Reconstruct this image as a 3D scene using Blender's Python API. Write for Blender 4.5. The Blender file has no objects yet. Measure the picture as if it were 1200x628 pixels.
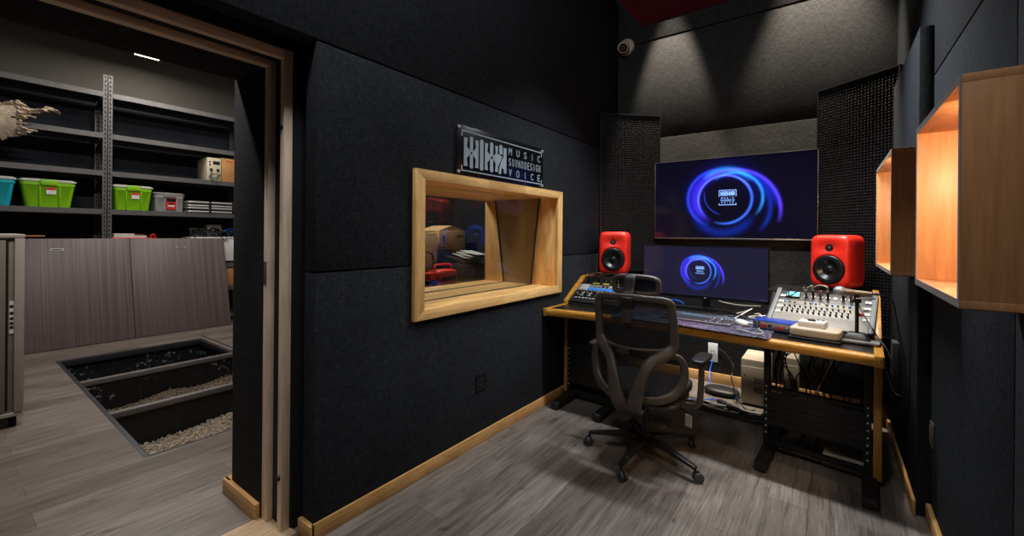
import bpy, bmesh, math, random
from mathutils import Vector, Matrix, Euler
random.seed(7)
R = math.radians
SC = bpy.context.scene
COL = SC.collection

# ------------------------------------------------------------------ materials
def lin(c):
    def f(v):
        v = v / 255.0
        return v / 12.92 if v <= 0.04045 else ((v + 0.055) / 1.055) ** 2.4
    return tuple(f(v) for v in c)

MATS = {}
def new_mat(name):
    m = bpy.data.materials.new(name)
    m.use_nodes = True
    nt = m.node_tree
    b = nt.nodes['Principled BSDF']
    MATS[name] = m
    return m, nt, b

def coords(nt, scale=(1, 1, 1), rot=(0, 0, 0)):
    tc = nt.nodes.new('ShaderNodeTexCoord')
    mp = nt.nodes.new('ShaderNodeMapping')
    mp.inputs['Scale'].default_value = scale
    mp.inputs['Rotation'].default_value = rot
    nt.links.new(tc.outputs['Object'], mp.inputs['Vector'])
    return mp.outputs['Vector']

def noise(nt, vec, scale, detail=3, rough=0.55):
    n = nt.nodes.new('ShaderNodeTexNoise')
    n.inputs['Scale'].default_value = scale
    n.inputs['Detail'].default_value = detail
    n.inputs['Roughness'].default_value = rough
    nt.links.new(vec, n.inputs['Vector'])
    return n.outputs['Fac']

def ramp(nt, fac, stops):
    r = nt.nodes.new('ShaderNodeValToRGB')
    el = r.color_ramp.elements
    while len(el) < len(stops):
        el.new(0.5)
    for e, (p, c) in zip(el, stops):
        e.position = p
        e.color = (*c, 1)
    nt.links.new(fac, r.inputs['Fac'])
    return r.outputs['Color']

def bump(nt, b, h, strength=0.2, dist=0.002):
    n = nt.nodes.new('ShaderNodeBump')
    n.inputs['Strength'].default_value = strength
    n.inputs['Distance'].default_value = dist
    nt.links.new(h, n.inputs['Height'])
    nt.links.new(n.outputs['Normal'], b.inputs['Normal'])

def mixc(nt, mode, fac, a, c):
    m = nt.nodes.new('ShaderNodeMix')
    m.data_type = 'RGBA'
    m.blend_type = mode
    if isinstance(fac, (int, float)):
        m.inputs[0].default_value = fac
    else:
        nt.links.new(fac, m.inputs[0])
    for sock, v in ((m.inputs[6], a), (m.inputs[7], c)):
        if isinstance(v, tuple):
            sock.default_value = (*v[:3], 1)
        else:
            nt.links.new(v, sock)
    return m.outputs[2]

def plain(name, rgb, rough=0.5, metal=0.0, var=0.12, scale=14, bmp=0.0, bscale=120, spec=0.5, coat=0.0, stretch=(1, 1, 1)):
    """a colour with a soft noise of wear; rgb is sRGB 0-255"""
    m, nt, b = new_mat(name)
    c = lin(rgb)
    v = coords(nt, stretch)
    f = noise(nt, v, scale, 4)
    lo = tuple(x * (1 - var) for x in c)
    hi = tuple(min(1, x * (1 + var)) for x in c)
    nt.links.new(ramp(nt, f, [(0.3, lo), (0.7, hi)]), b.inputs['Base Color'])
    b.inputs['Roughness'].default_value = rough
    b.inputs['Metallic'].default_value = metal
    b.inputs['Specular IOR Level'].default_value = spec
    if coat:
        b.inputs['Coat Weight'].default_value = coat
        b.inputs['Coat Roughness'].default_value = 0.08
    if bmp:
        bump(nt, b, noise(nt, v, bscale, 2), bmp, 0.002)
    return m

def fabric(name, rgb, rough=0.95, bmp=0.35, lo=0.35, hi=1.9, fine=1.0):
    """linen-like cloth: crossed threads, darker between them"""
    m, nt, b = new_mat(name)
    c = lin(rgb)
    f1 = noise(nt, coords(nt, (1, 1, 9)), 26 * fine, 3, 0.6); f2 = noise(nt, coords(nt, (9, 9, 1)), 26 * fine, 3, 0.6)
    big = noise(nt, coords(nt), 1.5, 3)
    mx = nt.nodes.new('ShaderNodeMath'); mx.operation = 'ADD'
    nt.links.new(f1, mx.inputs[0]); nt.links.new(f2, mx.inputs[1])
    hf = nt.nodes.new('ShaderNodeMath'); hf.operation = 'MULTIPLY'; hf.inputs[1].default_value = 0.5
    nt.links.new(mx.outputs[0], hf.inputs[0])
    col = ramp(nt, hf.outputs[0], [(0.34, tuple(x * lo for x in c)), (0.5, c), (0.66, tuple(x * hi for x in c))])
    col2 = ramp(nt, big, [(0.3, (0.85, 0.85, 0.85)), (0.7, (1.1, 1.1, 1.1))])
    nt.links.new(mixc(nt, 'MULTIPLY', 1.0, col, col2), b.inputs['Base Color'])
    b.inputs['Roughness'].default_value = rough
    b.inputs['Specular IOR Level'].default_value = 0.15
    bump(nt, b, hf.outputs[0], bmp, 0.0025)
    return m

def wood(name, rgb, rough=0.45, grain='y', blocks=True, tone=0.22, gscale=1.0, bl=0.45, bw=0.06, coat=0.0, contrast=1.0):
    """finger-jointed solid wood: blocks of slightly different tone with grain along one axis"""
    m, nt, b = new_mat(name)
    c = lin(rgb)
    rot = {'x': (0, 0, 0), 'y': (0, 0, R(90)), 'z': (0, R(90), 0)}[grain]
    st = {'x': (1, 12, 12), 'y': (12, 1, 12), 'z': (12, 12, 1)}[grain]
    f = noise(nt, coords(nt, st), 5 * gscale, 5, 0.6)
    g = noise(nt, coords(nt, tuple(1 if s == 1 else 5 for s in st)), 3 * gscale, 3)
    lo = (c[0] * (1 - 0.28 * contrast), c[1] * (1 - 0.34 * contrast), c[2] * (1 - 0.42 * contrast))
    hi = tuple(min(1, x * 1.15) for x in c)
    col = ramp(nt, f, [(0.3, lo), (0.62, hi)])
    col = mixc(nt, 'MULTIPLY', 0.6, col, ramp(nt, g, [(0.3, (0.78, 0.74, 0.7)), (0.7, (1.08, 1.08, 1.08))]))
    if blocks:
        # tone blocks from floored coordinates, one value per block
        tc = nt.nodes.new('ShaderNodeTexCoord')
        sx = nt.nodes.new('ShaderNodeSeparateXYZ')
        nt.links.new(tc.outputs['Object'], sx.inputs[0])
        order = {'x': (0, 1, 2), 'y': (1, 0, 2), 'z': (2, 0, 1)}[grain]
        def mth(op, a, bb):
            n = nt.nodes.new('ShaderNodeMath'); n.operation = op
            for i, q in enumerate((a, bb)):
                if q is None: continue
                if isinstance(q, (int, float)): n.inputs[i].default_value = q
                else: nt.links.new(q, n.inputs[i])
            return n.outputs[0]
        rowa = mth('FLOOR', mth('MULTIPLY', sx.outputs[order[1]], 1 / bw), None)
        rowb = mth('FLOOR', mth('MULTIPLY', sx.outputs[order[2]], 1 / bw), None)
        row = mth('ADD', mth('MULTIPLY', rowa, 7.31), mth('MULTIPLY', rowb, 3.17))
        colm = mth('FLOOR', mth('ADD', mth('MULTIPLY', sx.outputs[order[0]], 1 / bl), mth('MULTIPLY', row, 0.37)), None)
        cb = nt.nodes.new('ShaderNodeCombineXYZ')
        nt.links.new(row, cb.inputs[0]); nt.links.new(colm, cb.inputs[1])
        wn = nt.nodes.new('ShaderNodeTexWhiteNoise'); wn.noise_dimensions = '3D'
        nt.links.new(cb.outputs[0], wn.inputs['Vector'])
        col = mixc(nt, 'MULTIPLY', 1.0, col, ramp(nt, wn.outputs['Value'], [(0, (1 - tone, 1 - tone * 1.25, 1 - tone * 1.5)), (1, (1 + tone * 0.35,) * 3)]))
    nt.links.new(col, b.inputs['Base Color'])
    b.inputs['Roughness'].default_value = rough
    if coat:
        b.inputs['Coat Weight'].default_value = coat
    bump(nt, b, f, 0.12, 0.001)
    return m

def planks(name, rgb, lo=0.55, hi=1.35, grain='y', w=0.19, l=1.25, rough=0.42, contrast=1.0):
    m, nt, b = new_mat(name)
    c = lin(rgb)
    rot = (0, 0, R(90)) if grain == 'y' else (0, 0, 0)
    v = coords(nt, (1, 1, 1), rot)
    br = nt.nodes.new('ShaderNodeTexBrick')
    br.offset = 0.37; br.squash = 1.0
    br.inputs['Scale'].default_value = 1.0
    br.inputs['Brick Width'].default_value = l
    br.inputs['Row Height'].default_value = w
    br.inputs['Mortar Size'].default_value = 0.0012
    br.inputs['Color1'].default_value = (0.68, 0.66, 0.65, 1)
    br.inputs['Color2'].default_value = (1.12, 1.12, 1.12, 1)
    br.inputs['Mortar'].default_value = (0.35, 0.35, 0.35, 1)
    nt.links.new(v, br.inputs['Vector'])
    st = (14, 1, 14) if grain == 'y' else ((1, 14, 14) if grain == 'x' else (14, 14, 0.8))
    fine = tuple(1.6 if q <= 1 else 46 for q in st); mid = tuple(1.0 if q <= 1 else 13 for q in st)
    f = noise(nt, coords(nt, fine), 2.6, 8, 0.72)
    f2 = noise(nt, coords(nt, mid), 2.4, 6, 0.7)
    g = noise(nt, coords(nt, tuple(1 if q <= 1 else 4 for q in st)), 2.2, 4, 0.6)
    kn = noise(nt, coords(nt, tuple(2.2 if q <= 1 else 6 for q in st)), 2.6, 3)
    col = ramp(nt, f, [(0.30, tuple(x * lo * 0.5 for x in c)), (0.44, tuple(x * 0.85 for x in c)), (0.55, c), (0.70, tuple(x * hi for x in c))])
    col = mixc(nt, 'MULTIPLY', 1.0, col, ramp(nt, f2, [(0.30, (0.42, 0.40, 0.39)), (0.46, (0.92, 0.91, 0.9)), (0.7, (1.25, 1.25, 1.26))]))
    col = mixc(nt, 'MULTIPLY', 0.8, col, ramp(nt, g, [(0.28, (0.66, 0.64, 0.62)), (0.68, (1.15, 1.15, 1.16))]))
    col = mixc(nt, 'MULTIPLY', 0.8, col, ramp(nt, kn, [(0.26, (0.25, 0.24, 0.23)), (0.36, (1, 1, 1))]))
    if grain != 'z':
        col = mixc(nt, 'MULTIPLY', 1.0, col, br.outputs['Color'])
    nt.links.new(col, b.inputs['Base Color'])
    b.inputs['Roughness'].default_value = rough
    bump(nt, b, f, 0.15, 0.001)
    return m

def glow(name, rgb, strength):
    m, nt, b = new_mat(name)
    b.inputs['Base Color'].default_value = (*lin(rgb), 1)
    b.inputs['Emission Color'].default_value = (*lin(rgb), 1)
    b.inputs['Emission Strength'].default_value = strength
    return m

fabric('felt_wall', (37, 40, 44))
fabric('felt_back', (49, 48, 47), bmp=0.6)
fabric('felt_passage', (40, 40, 41))
fabric('felt_red', (84, 26, 40), lo=0.7, hi=1.3)
fabric('felt_tan', (150, 132, 108), lo=0.85, hi=1.15)
plain('ceiling_paint', (40, 40, 42), 0.9)
plain('storage_paint', (84, 81, 75), 0.9, var=0.06)
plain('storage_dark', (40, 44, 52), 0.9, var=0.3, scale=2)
plain('black_gap', (10, 10, 11), 0.9)
planks('floor_planks', (122, 114, 107), 0.5, 1.5)
def stripes(name, rgb):
    """dark wood-print laminate with straight upright grain"""
    m, nt, b = new_mat(name)
    c = lin(rgb)
    f = noise(nt, coords(nt, (1, 60, 0.25)), 1.0, 5, 0.7)
    g = noise(nt, coords(nt, (1, 14, 0.15)), 1.0, 3, 0.6)
    col = ramp(nt, f, [(0.3, tuple(x * 0.62 for x in c)), (0.68, tuple(x * 1.45 for x in c))])
    col = mixc(nt, 'MULTIPLY', 0.8, col, ramp(nt, g, [(0.32, (0.72, 0.7, 0.7)), (0.66, (1.2, 1.18, 1.17))]))
    nt.links.new(col, b.inputs['Base Color'])
    b.inputs['Roughness'].default_value = 0.5
stripes('cover_planks', (96, 84, 84))
wood('rubberwood_y', (240, 196, 128), grain='y', contrast=0.6)
wood('rubberwood_z', (240, 194, 124), grain='z', contrast=0.6)
wood('rubberwood_x', (240, 196, 128), grain='x', contrast=0.6)
wood('skirting_wood', (205, 160, 100), grain='y', bl=0.6, bw=0.2, tone=0.15)
wood('skirting_wood_x', (205, 160, 100), grain='x', bl=0.6, bw=0.2, tone=0.15)
wood('shelf_wood', (206, 148, 98), grain='z', bl=0.42, bw=0.085, tone=0.2, contrast=0.45)
wood('frame_wood', (232, 208, 184), grain='z', blocks=False, rough=0.5, contrast=0.4)
wood('frame_wood_y', (238, 212, 178), grain='y', blocks=False, rough=0.5, contrast=0.4)
wood('threshold_wood', (196, 170, 138), grain='y', blocks=False)
wood('desk_oak', (196, 140, 52), grain='x', blocks=False, rough=0.38, coat=0.25)
wood('desk_oak_z', (190, 134, 50), grain='z', blocks=False, rough=0.38, coat=0.25)
wood('desk_oak_y', (190, 134, 50), grain='y', blocks=False, rough=0.38, coat=0.25)
plain('edge_tape', (150, 142, 132), 0.5)
plain('desk_laminate', (30, 27, 26), 0.28, var=0.2, scale=8)
plain('desk_metal', (26, 24, 23), 0.5, bmp=0.05)
plain('black_plastic', (20, 20, 21), 0.4)
plain('black_matte', (15, 15, 16), 0.85)
plain('black_gloss', (9, 9, 11), 0.1)
plain('grey_plastic', (120, 116, 112), 0.5)
plain('light_plastic', (205, 202, 196), 0.45, var=0.05)
plain('chair_plastic', (82, 75, 70), 0.42, var=0.1, bmp=0.05)
plain('chair_dark', (34, 32, 31), 0.4)
plain('chair_seat', (38, 36, 36), 0.85, bmp=0.3, bscale=260)
plain('chair_strap', (58, 58, 62), 0.55, bmp=0.1)
plain('wheel_grey', (70, 68, 68), 0.5)
plain('speaker_red', (238, 44, 28), 0.42, var=0.03, coat=0.15)
plain('cone_black', (22, 22, 24), 0.33)
plain('rubber', (14, 14, 14), 0.7)
plain('metal_grey', (150, 148, 146), 0.35, 0.9)
plain('steel', (190, 188, 184), 0.4, 0.35)
plain('shelf_steel', (94, 93, 93), 0.5, 0.3)
plain('shelf_under', (46, 46, 50), 0.7)
plain('mixer_grey', (124, 120, 112), 0.5, var=0.08)
plain('mixer_dark', (40, 40, 42), 0.5)
plain('mixer_side', (92, 96, 98), 0.5)
plain('interface_blue', (38, 62, 150), 0.38, coat=0.1)
plain('beige_plastic', (184, 172, 152), 0.45, var=0.05)
plain('knob_red', (190, 22, 26), 0.35)
plain('key_white', (190, 188, 184), 0.5)
plain('keyboard_dark', (128, 120, 132), 0.5)
plain('key_cap', (46, 44, 52), 0.5)
plain('pad_blue', (30, 130, 235), 0.4)
plain('pad_violet', (110, 70, 220), 0.4)
plain('pad_yellow', (170, 170, 30), 0.4)
plain('bin_green', (128, 190, 18), 0.4, var=0.05)
plain('bin_green_lid', (190, 190, 184), 0.45)
plain('bin_teal', (20, 160, 176), 0.4, var=0.05)
plain('label_white', (225, 222, 218), 0.6)
plain('label_red', (214, 48, 34), 0.6)
plain('tool_red', (214, 36, 26), 0.4)
plain('tool_orange', (225, 62, 32), 0.4)
plain('paper', (206, 204, 198), 0.8)
plain('book_brown', (120, 72, 40), 0.7)
plain('card_brown', (188, 148, 100), 0.85, bmp=0.1)
plain('card_dark', (150, 112, 72), 0.85)
plain('card_light', (206, 178, 136), 0.85)
plain('instrument_cream', (200, 192, 164), 0.6)
plain('box_amber', (184, 132, 76), 0.6)
plain('torn_wood', (176, 160, 138), 0.9, var=0.4, scale=9, bmp=0.6, bscale=30)
plain('rack_grey', (124, 115, 104), 0.5, var=0.05)
plain('rack_trim', (168, 158, 148), 0.45, var=0.05)
plain('pit_trim', (46, 48, 54), 0.5, 0.2)
plain('bar_steel', (120, 114, 112), 0.45, 0.3)
plain('cable_black', (14, 14, 15), 0.45)
plain('cable_blue', (26, 92, 210), 0.45)
plain('cable_white', (205, 200, 190), 0.5)
plain('cable_beige', (176, 160, 136), 0.5)
plain('socket_white', (222, 224, 222), 0.4, var=0.03)
plain('mic_silver', (150, 152, 156), 0.45, 0.6, bmp=0.6, bscale=600)
plain('mic_body', (128, 110, 92), 0.4, 0.3)
plain('camera_cream', (196, 176, 156), 0.5)
plain('sign_black', (10, 11, 15), 0.25)
plain('sign_silver', (158, 170, 178), 0.4, 0.0, var=0.04)
plain('pebble_a', (160, 147, 128), 0.85, var=0.35, scale=30)
plain('pebble_b', (104, 92, 76), 0.9, var=0.4, scale=40)
glow('led_green', (190, 230, 40), 2.0)
glow('led_warm', (255, 196, 120), 9.0)
glow('lamp_white', (255, 226, 200), 5.0)
glow('lcd_cyan', (70, 190, 220), 0.9)

def glass_mat():
    m, nt, b = new_mat('window_glass')
    b.inputs['Base Color'].default_value = (0.9, 0.93, 0.93, 1)
    b.inputs['Roughness'].default_value = 0.0
    b.inputs['IOR'].default_value = 1.5
    tr = nt.nodes.new('ShaderNodeBsdfTransparent')
    tr.inputs['Color'].default_value = (0.93, 0.95, 0.95, 1)
    gl = nt.nodes.new('ShaderNodeBsdfGlossy'); gl.inputs['Roughness'].default_value = 0.02
    lw = nt.nodes.new('ShaderNodeLayerWeight'); lw.inputs['Blend'].default_value = 0.5
    pw = nt.nodes.new('ShaderNodeMath'); pw.operation = 'POWER'; pw.inputs[1].default_value = 4.0
    nt.links.new(lw.outputs['Facing'], pw.inputs[0])
    fr = nt.nodes.new('ShaderNodeMath'); fr.operation = 'MULTIPLY_ADD'; fr.inputs[1].default_value = 0.5; fr.inputs[2].default_value = 0.03
    nt.links.new(pw.outputs[0], fr.inputs[0])
    mx = nt.nodes.new('ShaderNodeMixShader')
    nt.links.new(fr.outputs[0], mx.inputs[0]); nt.links.new(tr.outputs[0], mx.inputs[1]); nt.links.new(gl.outputs[0], mx.inputs[2])
    nt.links.new(mx.outputs[0], nt.nodes['Material Output'].inputs['Surface'])
    return m
glass_mat()

def mesh_net():
    m, nt, b = new_mat('chair_mesh')
    b.inputs['Base Color'].default_value = (0.006, 0.006, 0.007, 1)
    b.inputs['Roughness'].default_value = 0.8
    tr = nt.nodes.new('ShaderNodeBsdfTransparent')
    mx = nt.nodes.new('ShaderNodeMixShader'); mx.inputs[0].default_value = 0.9
    nt.links.new(tr.outputs[0], mx.inputs[1]); nt.links.new(b.outputs[0], mx.inputs[2])
    nt.links.new(mx.outputs[0], nt.nodes['Material Output'].inputs['Surface'])
mesh_net()

def clear_plastic():
    m, nt, b = new_mat('clear_plastic')
    b.inputs['Base Color'].default_value = (0.55, 0.57, 0.56, 1)
    b.inputs['Roughness'].default_value = 0.3
    tr = nt.nodes.new('ShaderNodeBsdfTransparent')
    mx = nt.nodes.new('ShaderNodeMixShader'); mx.inputs[0].default_value = 0.55
    nt.links.new(tr.outputs[0], mx.inputs[1]); nt.links.new(b.outputs[0], mx.inputs[2])
    nt.links.new(mx.outputs[0], nt.nodes['Material Output'].inputs['Surface'])
clear_plastic()

def pyramid_foam():
    m, nt, b = new_mat('bumpy_foam')
    b.inputs['Roughness'].default_value = 0.55
    b.inputs['Specular IOR Level'].default_value = 0.45
    v = coords(nt)
    vo = nt.nodes.new('ShaderNodeTexVoronoi'); vo.inputs['Scale'].default_value = 42
    vo.inputs['Randomness'].default_value = 0.25
    nt.links.new(v, vo.inputs['Vector'])
    c = lin((22, 22, 24))
    nt.links.new(ramp(nt, vo.outputs['Distance'], [(0.1, tuple(x * 1.6 for x in c)), (0.6, tuple(x * 0.5 for x in c))]), b.inputs['Base Color'])
    bump(nt, b, vo.outputs['Distance'], 1.0, -0.02)
pyramid_foam()

def speckled_pit():
    """black pit lining with splashed white plaster"""
    m, nt, b = new_mat('pit_lining')
    v = coords(nt)
    c = lin((20, 21, 23))
    n1 = noise(nt, v, 20, 4, 0.65); n2 = noise(nt, v, 2.3, 3, 0.6); n3 = noise(nt, v, 55, 2)
    spl = ramp(nt, n1, [(0.56, (0, 0, 0)), (0.60, (1, 1, 1))])
    area = ramp(nt, n2, [(0.5, (0, 0, 0)), (0.62, (1, 1, 1))])
    f = mixc(nt, 'MULTIPLY', 1.0, spl, area)
    tcx = nt.nodes.new('ShaderNodeTexCoord'); spx = nt.nodes.new('ShaderNodeSeparateXYZ'); nt.links.new(tcx.outputs['Object'], spx.inputs[0])
    f = mixc(nt, 'MULTIPLY', 1.0, f, ramp(nt, spx.outputs[0], [(0.0, (1, 1, 1)), (0.3, (0, 0, 0))]))
    dust = ramp(nt, n3, [(0.3, tuple(x * 0.7 for x in c)), (0.75, tuple(x * 1.5 for x in c))])
    nt.links.new(mixc(nt, 'MIX', f, dust, lin((150, 150, 152))), b.inputs['Base Color'])
    b.inputs['Roughness'].default_value = 0.5
speckled_pit()

def nebula_mat():
    """printed desk mat: dark with blue, turquoise and violet filaments"""
    m, nt, b = new_mat('mat_nebula')
    n = nt.nodes.new('ShaderNodeTexNoise'); n.inputs['Scale'].default_value = 5.0
    n.inputs['Detail'].default_value = 4; n.inputs['Distortion'].default_value = 1.2
    nt.links.new(coords(nt, (1.3, 6.5, 1), (0, 0, R(10))), n.inputs['Vector'])
    hue = noise(nt, coords(nt), 2.2, 2)
    d = lin((17, 19, 27))
    line = ramp(nt, n.outputs['Fac'], [(0.40, (0, 0, 0)), (0.425, (0.9, 0.9, 0.9)), (0.45, (0, 0, 0)), (0.535, (0, 0, 0)), (0.56, (0.85, 0.85, 0.85)), (0.585, (0, 0, 0))])
    hc = ramp(nt, hue, [(0.36, lin((90, 180, 210))), (0.5, lin((150, 165, 205))), (0.64, lin((190, 150, 190)))])
    nt.links.new(mixc(nt, 'MIX', line, d, hc), b.inputs['Base Color'])
    b.inputs['Roughness'].default_value = 0.6
nebula_mat()

def swirl_mat(name, scale_u, scale_v, base, strength):
    """screen picture: rings of blue and violet light; object coordinates x across, z up, in ring radii"""
    m, nt, b = new_mat(name)
    b.inputs['Base Color'].default_value = (0.004, 0.004, 0.006, 1)
    b.inputs['Roughness'].default_value = 0.12
    tc = nt.nodes.new('ShaderNodeTexCoord')
    sx = nt.nodes.new('ShaderNodeSeparateXYZ'); nt.links.new(tc.outputs['Object'], sx.inputs[0])
    def M(op, a, c=None, clamp=False):
        n = nt.nodes.new('ShaderNodeMath'); n.operation = op; n.use_clamp = clamp
        for i, q in enumerate((a, c)):
            if q is None: continue
            if isinstance(q, (int, float)): n.inputs[i].default_value = q
            else: nt.links.new(q, n.inputs[i])
        return n.outputs[0]
    u = M('DIVIDE', sx.outputs[0], scale_u); v = M('DIVIDE', sx.outputs[2], scale_v)
    rings = [  # cx, cy, r, width, centre angle, half extent, colour, gain
        (0.0, 0.0, 1.0, 0.04, 120, 110, (90, 110, 255), 1.25),
        (0.0, 0.0, 1.02, 0.045, -20, 95, (60, 110, 255), 1.2),
        (0.0, 0.0, 1.06, 0.11, 150, 95, (70, 50, 255), 0.7),
        (0.34, 0.02, 1.06, 0.05, 45, 88, (40, 150, 255), 1.1),
        (0.30, -0.50, 1.70, 0.06, 50, 68, (90, 60, 255), 1.2),
        (0.30, -0.46, 1.56, 0.12, 62, 60, (20, 50, 230), 0.6),
        (0.30, -0.38, 1.36, 0.08, 15, 62, (20, 60, 210), 0.5),
        (-0.22, 0.05, 1.20, 0.06, 165, 90, (40, 70, 255), 0.85),
        (-0.12, 0.02, 1.10, 0.14, 155, 80, (60, 40, 240), 0.7),
        (-0.05, -0.2, 1.20, 0.16, 270, 70, (10, 50, 190), 0.45),
        (0.12, 0.2, 0.88, 0.025, 212, 45, (50, 90, 255), 0.45),
        (0.05, 0.12, 1.12, 0.10, 85, 55, (40, 140, 255), 0.9),
        (0.05, -0.05, 1.30, 0.35, 90, 120, (14, 18, 150), 0.25),
    ]
    total = None
    wob = noise(nt, coords(nt, (3, 3, 3)), 3, 2)
    for cx, cy, r, w, ang, ext, colr, gain in rings:
        du = M('SUBTRACT', u, cx); dv = M('SUBTRACT', v, cy)
        d = M('SQRT', M('ADD', M('MULTIPLY', du, du), M('MULTIPLY', dv, dv)))
        q = M('DIVIDE', M('SUBTRACT', d, r), w)
        g = M('POWER', 2.718, M('MULTIPLY', M('MULTIPLY', q, q), -1.0))
        ca, sa = math.cos(R(ang)), math.sin(R(ang))
        dot = M('DIVIDE', M('ADD', M('MULTIPLY', du, ca), M('MULTIPLY', dv, sa)), M('MAXIMUM', d, 0.001))
        ce = math.cos(R(ext))
        mask = M('DIVIDE', M('SUBTRACT', dot, ce), max(0.15, 1 - ce) * 0.6, True)
        val = M('MULTIPLY', M('MULTIPLY', g, mask), gain)
        vm = nt.nodes.new('ShaderNodeVectorMath'); vm.operation = 'SCALE'
        vm.inputs[0].default_value = lin(colr)
        nt.links.new(val, vm.inputs['Scale'])
        if total is None:
            total = vm.outputs[0]
        else:
            ad = nt.nodes.new('ShaderNodeVectorMath'); ad.operation = 'ADD'
            nt.links.new(total, ad.inputs[0]); nt.links.new(vm.outputs[0], ad.inputs[1])
            total = ad.outputs[0]
    ad = nt.nodes.new('ShaderNodeVectorMath'); ad.operation = 'ADD'
    nt.links.new(total, ad.inputs[0]); ad.inputs[1].default_value = lin(base)
    nt.links.new(ad.outputs[0], b.inputs['Emission Color'])
    b.inputs['Emission Strength'].default_value = strength
    return m
swirl_mat('tv_picture', 0.236, 0.234, (7, 5, 24), 1.0)
swirl_mat('monitor_picture', 0.100, 0.104, (29, 27, 50), 1.0)
glow('logo_light', (130, 170, 255), 1.1)

# ------------------------------------------------------------------ mesh building
def cr(pts, sub):
    """Catmull-Rom through the points"""
    P = [Vector(p) for p in pts]
    if len(P) < 3 or sub <= 1:
        return P
    out = []
    for i in range(len(P) - 1):
        p0 = P[i - 1] if i else P[0] * 2 - P[1]
        p1, p2 = P[i], P[i + 1]
        p3 = P[i + 2] if i + 2 < len(P) else P[-1] * 2 - P[-2]
        for k in range(sub):
            t = k / sub
            out.append(0.5 * ((2 * p1) + (p2 - p0) * t + (2 * p0 - 5 * p1 + 4 * p2 - p3) * t * t + (3 * p1 - p0 - 3 * p2 + p3) * t ** 3))
    out.append(P[-1])
    return out

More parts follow.
